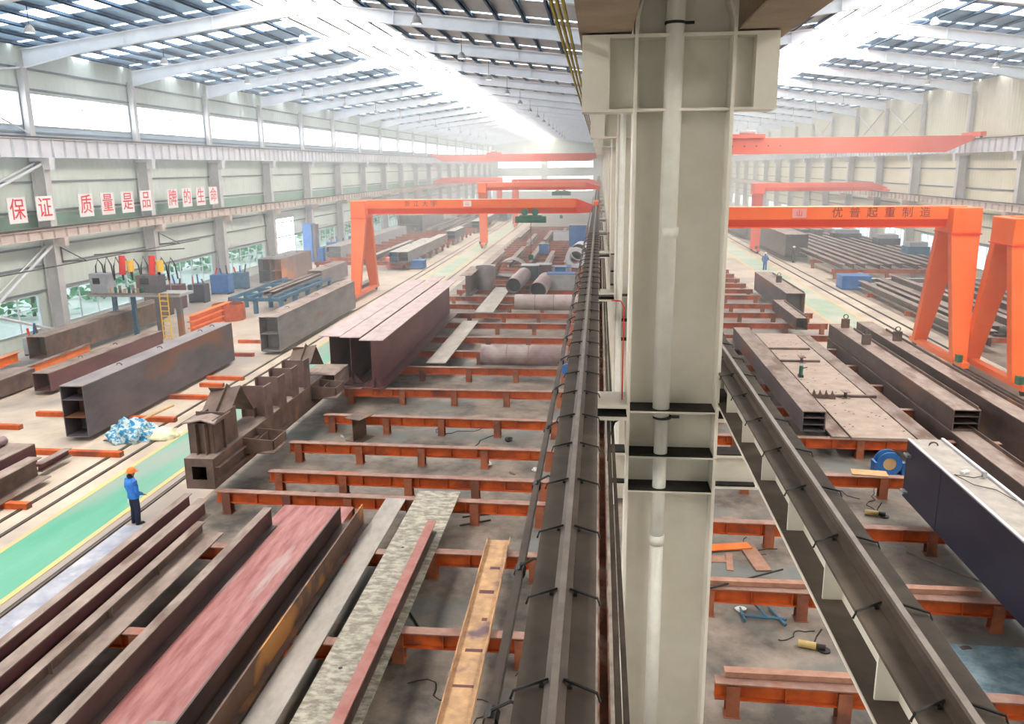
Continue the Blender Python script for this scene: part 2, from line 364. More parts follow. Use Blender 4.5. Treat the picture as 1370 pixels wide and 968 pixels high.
# ------------------------------------------------------------------ wall columns and runways
def wall_column(side, i, y):
    s = 1 if side == 'left' else -1; X = XL if side == 'left' else XR
    t = thing('wall_column', 'pale grey stepped steel column on the %s wall, %s from the camera' % (side, ORD[i]), 'column', (X, y, 0), 0, '%s wall columns' % side)
    def bx(x0, x1, *a): return MB().box(min(s*x0, s*x1), max(s*x0, s*x1), *a)
    bx(.22, 1.0, -.012, .012, 0, 11.2).build('web', M_wcol, t)
    bx(.18, .22, -.3, .3, 0, 11.2).build('flange', M_wcol, t); bx(1.0, 1.05, -.3, .3, 0, 11.2).build('flange', M_wcol, t)
    bx(.12, .5, -.22, .22, 11.2, 17.0).build('upper_shaft', M_wcol, t)
    bx(.2, 1.5, -.28, .28, 11.2, 11.42).box(*( (s*1.0, s*1.45) if s > 0 else (s*1.45, s*1.0)), -.24, .24, 10.7, 11.2).build('upper_corbel', M_lav, t)
    bx(1.05, 1.75, -.2, .2, 6.0, 6.53).build('lower_corbel', M_pink, t)
for i, y in enumerate(BAYS[4:]):
    wall_column('left', i, y); wall_column('right', i, y)
def runway(side, X, z0, z1, fwid, m, label, name, yb=Y1, ya=Y0, stiff=1.0, s=1, rail=True, m2=None):
    t = thing(name, label, 'runway beam', (X, ya, z0)); Lh = yb-ya; h = z1-z0
    MB().box(-.015, .015, 0, Lh, .03, h-.03).build('web', m, t)
    MB().box(-fwid/2, fwid/2, 0, Lh, h-.03, h).build('top_flange', m2 or m, t); MB().box(-fwid/2, fwid/2, 0, Lh, 0, .03).build('bottom_flange', m, t)
    if stiff:
        k = 0; g = MB(); y = .5
        while y < Lh:
            g.box(-fwid/2+.02, fwid/2-.02, y-.012, y+.012, .03, h-.03); y += stiff
        o = g.build('stiffeners', m, t); o['kind'] = 'stuff'
    if rail: MB().prism([(-.06,h),(.06,h),(.06,h+.02),(.02,h+.03),(.02,h+.09),(.036,h+.10),(.036,h+.13),(-.036,h+.13),(-.036,h+.10),(-.02,h+.09),(-.02,h+.03),(-.06,h+.02)], 0, Lh).build('rail', M_rail, t)
    return t
runway('left', XL+1.2, 11.42, 12.55, .4, M_lav, 'pale ribbed upper crane runway beam along the left wall', 'upper_runway_beam', stiff=1.2)
runway('right', XR-1.2, 11.42, 12.55, .4, M_lav, 'pale ribbed upper crane runway beam along the right wall', 'upper_runway_beam', stiff=1.2)
runway('left', XL+1.4, 6.53, 7.12, .35, M_pink, 'pinkish lower crane runway beam along the left wall', 'lower_runway_beam', stiff=1.2)
runway('right', XR-1.4, 6.53, 7.12, .35, M_pink, 'pinkish lower crane runway beam along the right wall', 'lower_runway_beam', stiff=1.2)
# slack wires and brackets on the left wall
o = MB().tube([(0,0,0),(0,45,0)], .035, 6).build('power_wire', M_black, None, (XL+2.6, 20, 5.0)); tag(o, 'long dark power wire below the lower runway on left wall', 'wire')
for i, y in enumerate((49.2, 61.2)):
    t = thing('wire_bracket', 'small triangular wire bracket on the %s left wall column' % ('nearer' if i == 0 else 'farther'), 'bracket', (XL+1.05, y+.3, 4.9))
    MB().box(0, .06, -.05, .05, 0, 1.0).build('upright', M_rail, t); MB().tube([(0.03,0,.95),(1.7,0,.1)], .035, 6).tube([(0.03,0,.1),(1.7,0,.1)], .035, 6).build('arm', M_rail, t)
# bracing at the nearest bay of the left wall, and X braces on the right wall
def brace(p, q, r, label, m=M_lav, group=None):
    o = MB().tube([(0,0,0), Vector(q)-Vector(p)], r, 8).build('diagonal_brace', m, None, p); tag(o, label, 'brace', group)
brace((XL+.9, 48.9, 11.0), (XL+.9, 37.6, 7.3), .09, 'white diagonal brace just under the upper runway, outer of the pair')
brace((XL+.5, 48.9, 11.1), (XL+.5, 37.6, 7.4), .06, 'thin white diagonal brace just under the upper runway, inner of the pair')
brace((XL+.9, 48.9, 6.0), (XL+.9, 40.5, 1.6), .09, 'white diagonal brace rising to the lower corbel by the left edge')
brace((XL+.5, 48.9, 6.0), (XL+.5, 40.5, 1.8), .05, 'thin grey diagonal brace behind the one by the left edge')
brace((XL+.9, 40.5, 3.4), (XL+.9, 48.6, .6), .09, 'white brace falling across the nearest lower window')
brace((XL+.4, 37.6, 16.8), (XL+.4, 48.9, 12.9), .05, 'thin brace falling across the nearest high window')
brace((XL+.4, 37.6, 15.0), (XL+.4, 48.9, 16.7), .06, 'thin brace rising to the eave at the left edge')
for j, y in enumerate((97.2, 109.2, 133.2)):
    brace((XR-.4, y+.4, 12.9), (XR-.4, y+11.6, 17.0), .05, 'thin rod of the %s right wall cross brace, rising away' % ORD[j], M_wcol)
    brace((XR-.4, y+.4, 17.0), (XR-.4, y+11.6, 12.9), .05, 'thin rod of the %s right wall cross brace, falling away' % ORD[j], M_wcol)
# slogan boards
M_boards = 'red characters'
def text_mesh(s, size, ext=.004):
    c = bpy.data.curves.new('lettering', 'FONT'); c.body = s; c.size = size; c.align_x = 'CENTER'; c.align_y = 'CENTER'; c.extrude = ext
    c.offset = size*.003
    o = bpy.data.objects.new('lettering', c); C.objects.link(o); bpy.context.view_layer.update()
    me = bpy.data.meshes.new_from_object(o.evaluated_get(bpy.context.evaluated_depsgraph_get()))
    bpy.data.objects.remove(o); return me
def letter(s, size, m, parent, loc, rot):
    me = text_mesh(s, size); me.materials.clear(); me.materials.append(m)
    o = bpy.data.objects.new('lettering', me); C.objects.link(o); o.parent = parent; o.location = loc; o.rotation_euler = rot; return o
SL = list('保证') + list('质量是品') + list('牌的生命')
ypos = [45.9, 48.4, 52.6, 55.1, 57.6, 60.1, 64.1, 66.5, 68.9, 71.3]
for ch, y, w_ in zip(SL, ypos, ['second to last in the leftmost pair', 'last in the leftmost pair', 'first of the middle four', 'second of the middle four', 'third of the middle four', 'fourth of the middle four', 'first of the far four', 'second of the far four', 'third of the far four', 'fourth of the far four']):
    t = thing('slogan_board', 'white square board with red character %s, %s' % (ch, w_.replace('second to last', 'first')), 'sign', (XL+1.12, y, 7.62), 0, 'slogan boards on the left wall')
    MB().box(0, .04, -.78, .78, 0, 1.5).build('board', M_board, t)
    letter(ch, 1.32, M_redch, t, (.048, 0, .73), (PI/2, 0, PI/2))

# ------------------------------------------------------------------ central columns
def central_column(y, i):
    t = thing('central_column', ('large cream steel column in the foreground centre' if i == 0 else 'cream steel column in the central row, %s from the camera' % ORD[i]), 'column', (XC, y, 0), 0, 'central row of columns')
    h = .705
    MB().box(-h+.025, h-.025, .12, .145, 0, 17.9).build('web', M_cream, t)
    MB().box(-h-.025, -h+.025, -.36, .40, 0, 17.9).build('flange', M_cream, t); MB().box(h-.025, h+.025, -.36, .40, 0, 17.9).build('flange', M_cream, t)
    for z in (6.72, 5.95, 5.35):
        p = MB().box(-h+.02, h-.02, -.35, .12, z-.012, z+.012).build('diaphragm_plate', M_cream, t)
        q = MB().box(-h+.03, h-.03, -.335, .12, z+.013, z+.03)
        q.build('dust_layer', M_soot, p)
    # upper corbel
    c = MB(); c.box(-1.5, 1.35, -.28, .28, 12.42, 12.47).box(-1.5, 1.35, -.28, .28, 11.38, 11.42).box(-1.5, -h, -.015, .015, 11.42, 12.42).box(h, 1.35, -.015, .015, 11.42, 12.42)
    c.box(-1.12, -1.09, -.28, .0, 11.42, 12.42).box(1.02, 1.05, -.28, 0, 11.42, 12.42)
    c.box(-1.5, -1.12, -.28, .26, 11.42, 12.42).box(1.05, 1.35, -.28, .26, 11.42, 12.42); c.build('upper_corbel', M_cream, t)
    # shelf corbels for the lower runways
    for s, e in ((-1, -1.36), (1, 1.25)):
        a, b = sorted((s*h, e))
        q = MB().box(a, b, -.45, .40, 6.60, 6.65).box(a, b, -.45, .40, 6.80, 6.85).box(a, b, -.015, .015, 6.65, 6.80).build('lower_corbel', M_cream, t)
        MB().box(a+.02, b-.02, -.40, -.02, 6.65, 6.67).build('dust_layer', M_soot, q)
    if i == 0:
        b_ = MB().box(h+.02, 1.45, -.2, .2, 5.38, 5.42).box(h+.02, 1.45, -.2, .2, 5.92, 5.96).box(h+.02, 1.45, -.02, .02, 5.42, 5.92).build('tie_beam', M_cream, t)
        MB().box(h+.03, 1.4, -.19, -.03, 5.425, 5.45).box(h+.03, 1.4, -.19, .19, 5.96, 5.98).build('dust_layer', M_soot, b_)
        b_ = MB().box(-1.0, -h-.02, -.2, .2, 5.38, 5.42).box(-1.0, -h-.02, -.2, .2, 5.92, 5.96).box(-1.0, -h-.02, -.02, .02, 5.42, 5.92).build('tie_beam', M_cream, t)
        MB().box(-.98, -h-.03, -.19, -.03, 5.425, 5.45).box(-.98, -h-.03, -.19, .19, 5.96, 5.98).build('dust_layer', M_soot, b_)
        for s in (-1, 1):
            MB().prism([(s*.70,12.6),(s*.40,13.6),(s*.44,13.6),(s*.74,12.6)], -.25, .1).build('gusset_plate', M_cream, t)
    return t
for i, y in enumerate(BAYS[3:]): central_column(y, i)
t = thing('drain_pipe', 'white drain pipe running down the front of foreground column', 'pipe', (1.05, 13.02, 0))
MB().tube([(0,0,-.0),(0,0,4.45)], .115, 16).build('lower_length', M_white, t, smooth=True); MB().tube([(.0,0,4.4),(.02,0,6.66)], .112, 16).build('middle_length', M_white, t, smooth=True)
MB().tube([(.0,0,6.62),(.05,0,17.0)], .137, 16).build('upper_length', M_white, t, smooth=True)
MB().tube([(0,0,4.35),(0,0,4.52)], .13, 16).build('coupling', M_white, t, smooth=True); MB().tube([(.03,0,9.5),(.03,0,9.66)], .148, 16).build('coupling', M_white, t, smooth=True)
for z in (6.6, 12.62): MB().tube([(.02,0,z-.02),(.02,0,z+.02)], .15, 16).box(.1, .3, -.02, .02, z-.02, z+.02).build('pipe_clamp', M_black, t)
o = MB().tube([(.05,0,17),(0,0,0)], .1, 10).build('drain_pipe', M_white, None, (.62, 24.9, 0)); tag(o, 'white drain pipe on the second central column', 'pipe')
# central runways
LX, RX = -.23, 2.17
def crane_runway(X, label, stf):
    t = runway('c', X, 6.86, 7.40, .50, M_cream, label, 'lower_runway_beam', stiff=0, rail=False, m2=M_flange)
    MB().box(-.24, .24, 0, Y1-Y0, .031, .036).build('dust_layer', M_flange, t)
    MB().prism([(-.07,.54),(.07,.54),(.07,.56),(.02,.575),(.02,.64),(-.02,.64),(-.02,.575),(-.07,.56)], 0, Y1-Y0).build('rail', M_rail, t)
    MB().box(-.024, .024, 0, Y1-Y0, .64, .675).build('rail_head', M_railhead, t)
    return t
cl = crane_runway(LX, 'brown-topped crane runway beam along the left side of central columns', 0)
cr = crane_runway(RX, 'brown-topped crane runway beam along the right side of central columns', 0)
for tt, sgn in ((cl, -1), (cr, -1)):
    y = 1.15-Y0
    for k in range(58):
        MB().box(sgn*.18, 0.0, y-.012, y+.012, .03, .51).build('stiffener', M_cream, tt); y += 1.4 if k < 40 else 4.0
# rail clips (hook bolts)
for tt, nm in ((cl, 'left'), (cr, 'right')):
    y = 2.2-Y0
    for k in range(34):
        g = MB(); g.tube([(-.28,y-.02,.50),(-.26,y-.02,.56),(-.05,y+.10,.575)], .010, 5).tube([(.28,y+.0,.50),(.26,y+.0,.56),(.05,y+.10,.575)], .010, 5)
        g.box(-.105, -.08, y+.05, y+.09, .54, .56).box(.08, .105, y+.05, y+.09, .54, .56)
        g.build('rail_clip', M_black, tt); y += 1.15
# conductor line on the left
t = thing('conductor_line', 'long dark conductor bar hung left of the central left runway', 'conductor bar', (-.62, Y0, 7.28))
MB().box(-.03, .03, 0, 110, -.04, .04).build('bar', M_rail, t)
for k in range(20):
    y = 20.5 + k*1.9
    MB().tube([(0,y,.05),(.12,y,.12),(.2,y,.09)], .012, 5).tube([(0,y-.06,0),(0,y+.06,0)], .05, 8).build('hanger', M_black, t)
# ducts and rust channel beside the left runway
t = thing('cable_channel', 'rusty open cable channel between left runway and column', 'cable channel', (at(808, 968, 6.38).x, Y0, 6.36))
MB().box(-.05, .05, 0, 120, 0, .02).box(-.05, -.035, 0, 120, 0, .1).box(.035, .05, 0, 120, 0, .1).build('channel', mat('rust_channel', (.12,.055,.04), (.26,.11,.07), 4, .8, c3=(.4,.3,.25), t3=.6), t)
t = thing('conduit_bundle', 'dark conduit bars running between rusty channel and column', 'conduit', (at(832, 968, 6.38).x, Y0, 6.34))
MB().box(-.05, .0, 0, 120, 0, .1).build('bar', M_flange, t); MB().box(.015, .06, 0, 120, .0, .07).build('bar', M_flange, t)
t = thing('power_conductors', 'yellow and black conductor bars hanging under the roof left of the column head', 'conductor bar', (-.45, Y0, 12.42))
for k, dx in enumerate((0, -.07, -.14)):
    MB().box(dx-.012, dx+.012, 0, 80, 0, .05).box(dx-.018, dx+.018, 0, 80, .05, .06, 1).build('bar', [M_yellowcable, M_black], t)
for X, nm in ((.06, 'left'), (2.38, 'right')):
    runway('c', X, 12.50, 13.7, .78, M_creamd, 'brown upper crane runway beam above the %s side of column' % nm, 'upper_runway_beam', stiff=2.0, rail=False)
# red conduit and black cable beside the column
o = MB().tube([(0,0,0),(0,0,1.55),(-.05,0,1.65),(-.2,0,1.66)], .012, 6).build('red_conduit', M_red, None, (.42, 13.1, 6.84)); tag(o, 'thin red conduit rising from the left bracket of column', 'conduit')
o = MB().tube([(0,0,0),(-.18,-.02,-.12),(-.26,0,-.42),(-.27,0,-.8)], .02, 8).build('black_cable', M_black, None, (.48, 13.0, 6.62)); tag(o, 'black cable drooping under left bracket of the foreground column', 'cable')

# ------------------------------------------------------------------ members
def box_girder(label, X0, X1, Ya, Yb, z0, z1, m=M_dark, mt=None, shelves=(.5,), lugs=(), group=None, rz=0, name='box_girder', ends=True, th=.04, patch=None):
    w = X1-X0; L_ = Yb-Ya; h = z1-z0; mt = mt or M_dusty
    t = thing(name, label, 'girder', ((X0+X1)/2, Ya, z0), rz, group); x0, x1 = -w/2, w/2
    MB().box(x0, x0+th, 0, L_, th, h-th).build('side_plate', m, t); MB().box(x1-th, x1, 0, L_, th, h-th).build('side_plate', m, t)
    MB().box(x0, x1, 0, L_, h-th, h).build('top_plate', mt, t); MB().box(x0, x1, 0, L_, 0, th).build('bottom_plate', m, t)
    if ends: MB().box(x0+th, x1-th, 1.0, 1.03, th, h-th).build('diaphragm', m, t); MB().box(x0+th, x1-th, L_-.05, L_-.01, th, h-th).build('diaphragm', m, t)
    for s in shelves: MB().box(x0+th, x1-th, .02, 1.0, h*s-.015, h*s+.015).build('shelf_plate', m, t)
    for u in lugs:
        g = MB(); y = u*L_
        pts = [(.12*math.cos(a), y, h+.10*math.sin(a)+.02) for a in [PI*k/8 for k in range(9)]]
        g.tube(pts, .025, 6); g.build('lifting_lug', M_dark, t)
    return t
def i_girder(label, Xc, w, Ya, Yb, z0, h, m=M_dark, mt=None, mb=None, tf=.03, tw=.02, stiff=(), group=None, rz=0, name='steel_i_beam', wb=None):
    wb = wb or (-w/2, w/2)
    t = thing(name, label, 'beam', (Xc, Ya, z0), rz, group); L_ = Yb-Ya
    MB().box(-tw/2, tw/2, 0, L_, tf, h-tf).build('web', m, t)
    MB().box(-w/2, w/2, 0, L_, h-tf, h).build('top_flange', mt or m, t); MB().box(wb[0], wb[1], 0, L_, 0, tf).build('bottom_flange', mb or mt or m, t)
    for y in stiff: MB().box(tw/2, w/2-.01, y-.008, y+.008, tf, h-tf).box(-w/2+.01, -tw/2, y-.008, y+.008, tf, h-tf).build('stiffener', M_dusty, t)
    return t
def plate(label, X0, X1, Ya, Yb, z0, th, m, name='steel_plate', rz=0, group=None, holes=()):
    o = thing(name, label, 'plate', ((X0+X1)/2, Ya, z0), rz, group); w = X1-X0
    MB().box(-w/2, w/2, 0, Yb-Ya, 0, th).build('plate', m, o)
    for hx, hy in holes: MB().tube([(hx,hy,th-.005),(hx,hy,th+.003)], .045, 10).build('bolt_hole', M_black, o)
    return o
def trestle(label, X0, X1, Yc, ztop=.75, group=None, legs=None, rz=0, m=M_tress, far=False):
    t = thing('orange_trestle', label, 'trestle', (X0, Yc, 0), rz, group); L_ = X1-X0; hb = .36
    MB().box(0, L_, -.14, .14, ztop-.03, ztop).build('top_flange', M_tresst, t)
    g = MB().box(0, L_, -.012, .012, ztop-hb, ztop-.03)
    if not far:
        x = .4
        while x < L_: g.box(x-.01, x+.01, -.1, -.012, ztop-hb, ztop-.03); x += .95
    g.build('web', m, t)
    MB().box(0, L_, -.12, .12, ztop-hb-.02, ztop-hb).build('bottom_flange', m, t)
    if legs is None:
        n = max(2, int(L_/2.1)+1); legs = [.35 + (L_-.7)*k/(n-1) for k in range(n)]
    for x in legs:
        MB().box(x-.13, x+.13, -.15, -.12, .02, ztop-.06).box(x-.13, x+.13, .10, .13, .02, ztop-.06).box(x-.012, x+.012, -.12, .10, .02, ztop-.38).box(x-.16, x+.16, -.18, .16, 0, .02).build('leg', M_leg, t)
    return t
# left working bay trestles
rowsL = [(15.8,-4.6,-1.2),(19.6,-4.6,-1.2),(23.2,-11.9,-1.3),(25.0,-10.9,-1.3),(27.95,-11.3,-1.3),(31.45,-11.15,-1.3),(35.6,-11.6,-1.3),(39.85,-11.6,-1.3),(43.6,-11.6,-1.3),(47.4,-11.6,-1.3),(51.9,-11.6,-1.3),(55.6,-11.6,-1.3),(59.3,-11.6,-1.3),(63.0,-11.6,-1.3)]
for i, (y, a, b) in enumerate(rowsL):
    trestle('orange steel trestle across the left working bay, %s row from the camera' % ORD[i], a, b, y, group='orange trestles of the left bay', rz=R(-1.4) if i in (2,3,4,5) else 0)
trestle('orange steel trestle under the foreground members at lower left', -12.1, -5.0, 19.4, group='orange trestles of the left bay', ztop=.776)
trestle('orange steel trestle at the bottom edge under the foreground plates', -12.6, -5.0, 15.2, group='orange trestles of the left bay', ztop=.776)
for i in range(26):
    trestle('distant orange trestle in the left bay, %s of the far rows' % ORD[i], -11.6, -1.5, 66.5+i*2.9, group='distant orange trestles of the left bay', far=True)
# right bay
rowsR = [(14.6,2.4,11.5),(18.35,2.4,11.8),(22.2,2.4,11.8),(26.2,2.4,11.8),(30.0,2.6,14.5),(33.8,2.6,14.5),(37.6,2.6,14.5),(41.4,2.6,14.5),(45.2,2.6,14.5),(49,2.6,14.5),(52.8,2.6,14.5),(56.6,2.6,14.5),(60.4,2.6,14.5)]
for i, (y, a, b) in enumerate(rowsR):
    trestle('orange steel trestle across the right working bay, %s row from the camera' % ORD[i], a, b, y, group='orange trestles of the right bay', rz=R(-1.4) if i < 5 else 0)
for i in range(20):
    trestle('distant orange trestle in the right bay, %s of the far rows' % ORD[i], 2.6, 12.5, 64.5+i*3.2, group='distant orange trestles of the right bay', far=True)

# ---- left aisle big girders
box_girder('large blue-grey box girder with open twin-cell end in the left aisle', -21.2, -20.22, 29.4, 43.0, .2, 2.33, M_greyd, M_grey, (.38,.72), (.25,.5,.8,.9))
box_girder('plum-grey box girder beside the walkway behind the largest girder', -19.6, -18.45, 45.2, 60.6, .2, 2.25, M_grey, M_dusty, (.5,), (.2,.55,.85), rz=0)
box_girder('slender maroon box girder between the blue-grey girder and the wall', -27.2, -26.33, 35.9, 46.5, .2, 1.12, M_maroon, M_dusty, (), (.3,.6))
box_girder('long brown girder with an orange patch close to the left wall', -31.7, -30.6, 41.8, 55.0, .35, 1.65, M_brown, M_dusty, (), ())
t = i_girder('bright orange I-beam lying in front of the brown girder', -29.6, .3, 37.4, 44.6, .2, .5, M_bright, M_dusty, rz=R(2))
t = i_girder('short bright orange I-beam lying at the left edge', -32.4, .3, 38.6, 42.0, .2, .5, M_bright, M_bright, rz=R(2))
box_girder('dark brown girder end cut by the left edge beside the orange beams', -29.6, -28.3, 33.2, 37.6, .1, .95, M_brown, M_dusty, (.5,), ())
# bottom-left aisle pieces
box_girder('maroon box girder cut by the left edge nearest the walkway', -21.4, -20.0, 17.5, 26.0, .25, 1.12, M_maroon, M_dusty, (), ())
i_girder('brown I-beam in front of the maroon girder at the left edge', -19.45, .5, 15.5, 25.2, .2, .72, M_brown, M_dusty, wb=(-.25,.5))
i_girder('thin maroon angle beam by the left edge girders', -19.7, .3, 25.6, 27.3, .2, .3, M_maroon, M_dusty)
o = MB().hollow((0,0,0), (0,2.4,0), .16, .03).build('steel_pipe', M_pipe, None, (-21.0, 23.4, 1.29)); tag(o, 'short grey pipe lying on the maroon girder at the left edge', 'pipe')
# floor sleepers
sl = [(-25.6,-17.95,28.0),(-24.8,-23.3,32.7),(-25.6,-24.2,30.8),(-20.15,-18.1,32.3),(-20.25,-18.15,35.8),(-19.8,-18.6,38.0),(-20.1,-18.15,39.4),(-22.5,-19.9,44.8),(-22.4,-19.9,48.4),(-22.3,-19.9,52.6),(-22.3,-19.8,57.0),(-20.6,-18.2,23.0)]
for i, (a, b, y) in enumerate(sl):
    o = thing('floor_sleeper', 'low orange steel sleeper on the left aisle floor, %s by distance' % ORD[i], 'sleeper', (a, y, 0), R(-1), 'low orange floor sleepers')
    MB().box(0, b-a, -.12, .12, 0, .2).build('rail', M_tress, o); MB().box(b-a, b-a+.02, -.13, .13, 0, .2).build('end_plate', M_leg, o)
# tarp heap
random.seed(3)
bm = bmesh.new(); bmesh.ops.create_icosphere(bm, subdivisions=4, radius=1)
from mathutils import noise
for v in bm.verts:
    n = noise.noise(v.co*2.3)*.35 + noise.noise(v.co*6)*.13
    v.co = Vector((v.co.x*.95*(1+n), v.co.y*.8*(1+n), max(0, v.co.z*.75*(1+n*1.2))))
me = bpy.data.meshes.new('tarp'); bm.to_mesh(me); bm.free(); me.materials.append(M_teal); me.shade_smooth()
o = bpy.data.objects.new('crumpled_tarp', me); C.objects.link(o); o.location = (-18.8, 30.0, 0); tag(o, 'crumpled blue and white plastic tarp heap beside the big girder', 'tarp')
bm = bmesh.new(); bmesh.ops.create_icosphere(bm, subdivisions=3, radius=1)
for v in bm.verts:
    n = noise.noise(v.co*3.1)*.5; v.co = Vector((v.co.x*.8*(1+n), v.co.y*.6*(1+n), max(0, v.co.z*.35*(1+n))))
me = bpy.data.meshes.new('sheet'); bm.to_mesh(me); bm.free(); me.materials.append(mat('cream_sheet', (.7,.65,.42), (.8,.78,.6), 5, .8)); me.shade_smooth()
o = bpy.data.objects.new('plastic_sheeting', me); C.objects.link(o); o.location = (-17.75, 30.3, 0); tag(o, 'pale yellow plastic sheeting on the floor next to the blue tarp', 'sheeting')
o = MB().tube([(0,0,0),(1.6,2.4,.6)], .05, 6).build('timber_stick', M_wood, None, (-19.9, 30.2, .05)); tag(o, 'wooden stick leaning over the tarp heap', 'stick')

# ---- three tall I girders
for i, (xl, xr, ya, yb, w_) in enumerate(((-12.87,-11.85,36.2,at(545,374,3.05).y,'leftmost'),(-11.80,-10.84,36.0,at(584,369,3.05).y,'middle'),(-10.72,-9.62,35.4,at(605,375,3.05).y,'rightmost'))):
    t = i_girder('tall maroon I-girder on the trestles, %s of the three' % w_, (xl+xr)/2, xr-xl, ya, yb, .75, 2.3, M_maroon, mat('plum_dust', (.36,.27,.28), (.50,.40,.41), 2.5, .75, stretch=(1,.4,1)), M_maroon, tf=.04, tw=.03, group='tall maroon I-girders', name='tall_i_girder')
    MB().prism([(.02,.04),(.42,.04),(.02,.5)], .3, .32).prism([(-.02,.04),(-.42,.04),(-.02,.5)], .3, .32).build('gusset', M_maroon, t)
# second batch of girders further on
i_girder('low brown girder end beyond the three tall girders', -10.2, .9, 62.5, 68.5, .75, 1.7, M_brown, M_dusty, tf=.04)

# ---- castellated column
M_castell = mat('purple_brown_steel', (.12,.075,.07), (.20,.13,.12), 1.4, .65)
t = thing('castellated_column', 'brown box column with a row of upright brackets on the trestles', 'steel column piece', (-12.4, 23.2, .78))
MB().box(-.47, -.43, 0, 12.6, 0, .97).build('side_plate', M_brown, t); MB().box(.43, .47, 0, 12.6, 0, .97).build('side_plate', M_brown, t)
MB().box(-.47, .47, 0, 12.6, .97, 1.0).build('top_plate', M_dusty, t); MB().box(-.47, .47, 0, 12.6, 0, .03).build('bottom_plate', M_brown, t)
g = MB(); g.box(-.47, -.24, -.03, 0, 0, 1).box(.24, .47, -.03, 0, 0, 1).box(-.24, .24, -.03, 0, 0, .3).box(-.24, .24, -.03, 0, .74, 1); g.build('end_plate', M_brown, t)
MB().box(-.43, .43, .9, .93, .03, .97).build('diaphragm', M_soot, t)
MB().box(.47, .62, .1, 6.2, .28, .31).box(.47, .62, .1, 3.6, .66, .69).build('side_rib', M_brown, t)
g = MB(); g.box(-.52, -.49, .5, 1.9, .9, 2.05).box(.3, .33, .5, 2.2, 1.0, 2.1).box(-.5, .32, .5, .53, 1, 2.0).box(-.2, -.17, .3, .53, 1, 2).box(.1, .13, .3, .5, 1, 2).box(-.52, .42, 1.1, 1.13, 1, 2.2); g.build('head_bracket', M_brown, t)
MB().prism([(-.6,2.0),(.0,2.12),(.45,2.0),(.62,2.2),(.6,2.24),(.44,2.05),(0,2.16),(-.62,2.04)], .35, 1.2).build('curved_cap', M_dusty, t)
def vee(y, z, x, s_=1.0, nm='angled_bracket'):
    g = MB(); r1 = Matrix.Rotation(R(35), 3, 'X') @ Matrix.Rotation(R(-18), 3, 'Y'); r2 = Matrix.Rotation(R(-50), 3, 'X')
    g.obox((x, y, z), (.55*s_, .5*s_, .015), r1).obox((x, y+.72*s_, z-.12), (.5*s_, .55*s_, .015), r2).obox((x+.1, y+.1, z+.06), (.015, .5*s_, .16), r1); g.build(nm, M_brown, t)
vee(2.9, 2.0, -.55, 1.2); vee(9.8, 2.0, -.15, 1.1)
for k in range(4):
    y = 4.4 + k*1.35; h = 1.15
    g = MB(); g.box(-.45, .42, y+.12, y+.15, 1.0, 1.0+h).box(.42, .47, y-.12, y+.55, 1.0, 1.03+h).box(-.49, -.45, y-.05, y+.40, 1.0, 1.0+h).box(-.01, .01, y-.1, y+.12, 1.0, 1.35); g.build('upright_bracket', M_castell, t)
for y in (2.2, 9.0):
    g = MB(); g.prism([(.47,.35),(1.55,.55),(1.55,.88),(.47,.95)], y, y+.03).prism([(.47,.35),(1.55,.55),(1.55,.88),(.47,.95)], y+1.1, y+1.13)
    g.box(1.52, 1.55, y, y+1.13, .55, .88).box(.47, 1.53, y+.02, y+1.1, .40, .43).box(.9, .92, y+.02, y+1.1, .4, .85); g.build('side_bracket', M_brown, t)
g = MB().box(-.47, 1.0, 10.6, 12.6, 1.0, 1.03).box(.97, 1.0, 10.6, 12.6, .3, 1.0); g.build('end_bracket', M_dusty, t)
i_girder('short brown I-beam stub standing on the floor between trestles', -9.6, .75, 30.2, 31.1, .0, .95, M_brown, M_brown, rz=R(-20))

# ---- foreground members, lower left
i_girder('dark maroon I-beam nearest the walkway in the foreground', -11.97, .22, 8.0, 21.6, .78, .52, M_maroon, M_dusty, group=None)
i_girder('maroon I-beam second from the walkway in the foreground', -11.35, .32, 8.0, 21.3, .78, .50, M_maroon, M_dusty)
i_girder('brown I-beam with small stiffeners and wide lower flange in the foreground', -10.85, .24, 8.0, 20.1, .78, .34, M_brown, M_dusty, stiff=(5.5,7.6,9.6), wb=(-.2,.62))
o = MB().box(-.12, .12, 0, 8.5, 0, .05).build('flat_bar', M_brown, None, (-11.0, 11.6, .8)); tag(o, 'narrow brown flat bar lying between the foreground beams', 'bar')
t = thing('open_tray_girder', 'unfinished girder with wide red primed plate and dark upright sides', 'girder', (-8.4, 8.0, .78))
MB().box(-.85, 1.28, 0, 14.1, 0, .03).build('base_plate', M_redpl, t)
MB().box(1.22, 1.26, 0, 12.95, .03, .53).build('side_plate', M_dark, t); MB().box(1.26, 1.5, 0, 12.9, .03, .06).build('outer_flange', M_dark, t)
MB().box(-.70, -.67, 0, 12.7, .03, .50).box(-.67, -.50, 0, 12.6, .03, .06).build('side_plate', M_dark, t); MB().box(-.90, -.66, 0, 12.75, .50, .53).build('side_top_flange', M_dusty, t)
MB().box(.98, .99, 0, 10, .031, .04).build('plate_seam', M_maroon, t)
o = MB().box(-.3, .3, -.3, .3, 0, .05).build('small_plate', M_dusty, None, (-7.7, 11.9, .86)); tag(o, 'small grey plate lying on the red plate at bottom edge', 'plate')
t = thing('rusty_channel_girder', 'rusty upright plate girder with yellow stains in the foreground', 'girder', (-6.55, 8.0, .78))
MB().box(-.02, .02, 0, 13.1, 0, .57).build('upright_plate', mat('rusty_web', (.10,.055,.04), (.17,.09,.06), 1.5, .6, c3=(.50,.22,.06), t3=.57), t)
MB().box(.02, .16, 0, 13.0, 0, .04).build('lower_flange', M_brown, t)
o = plate('light grey plate strip in the shadow of the rusty girder', -6.33, -5.72, 8.0, 22.85, .78, .03, M_plank)
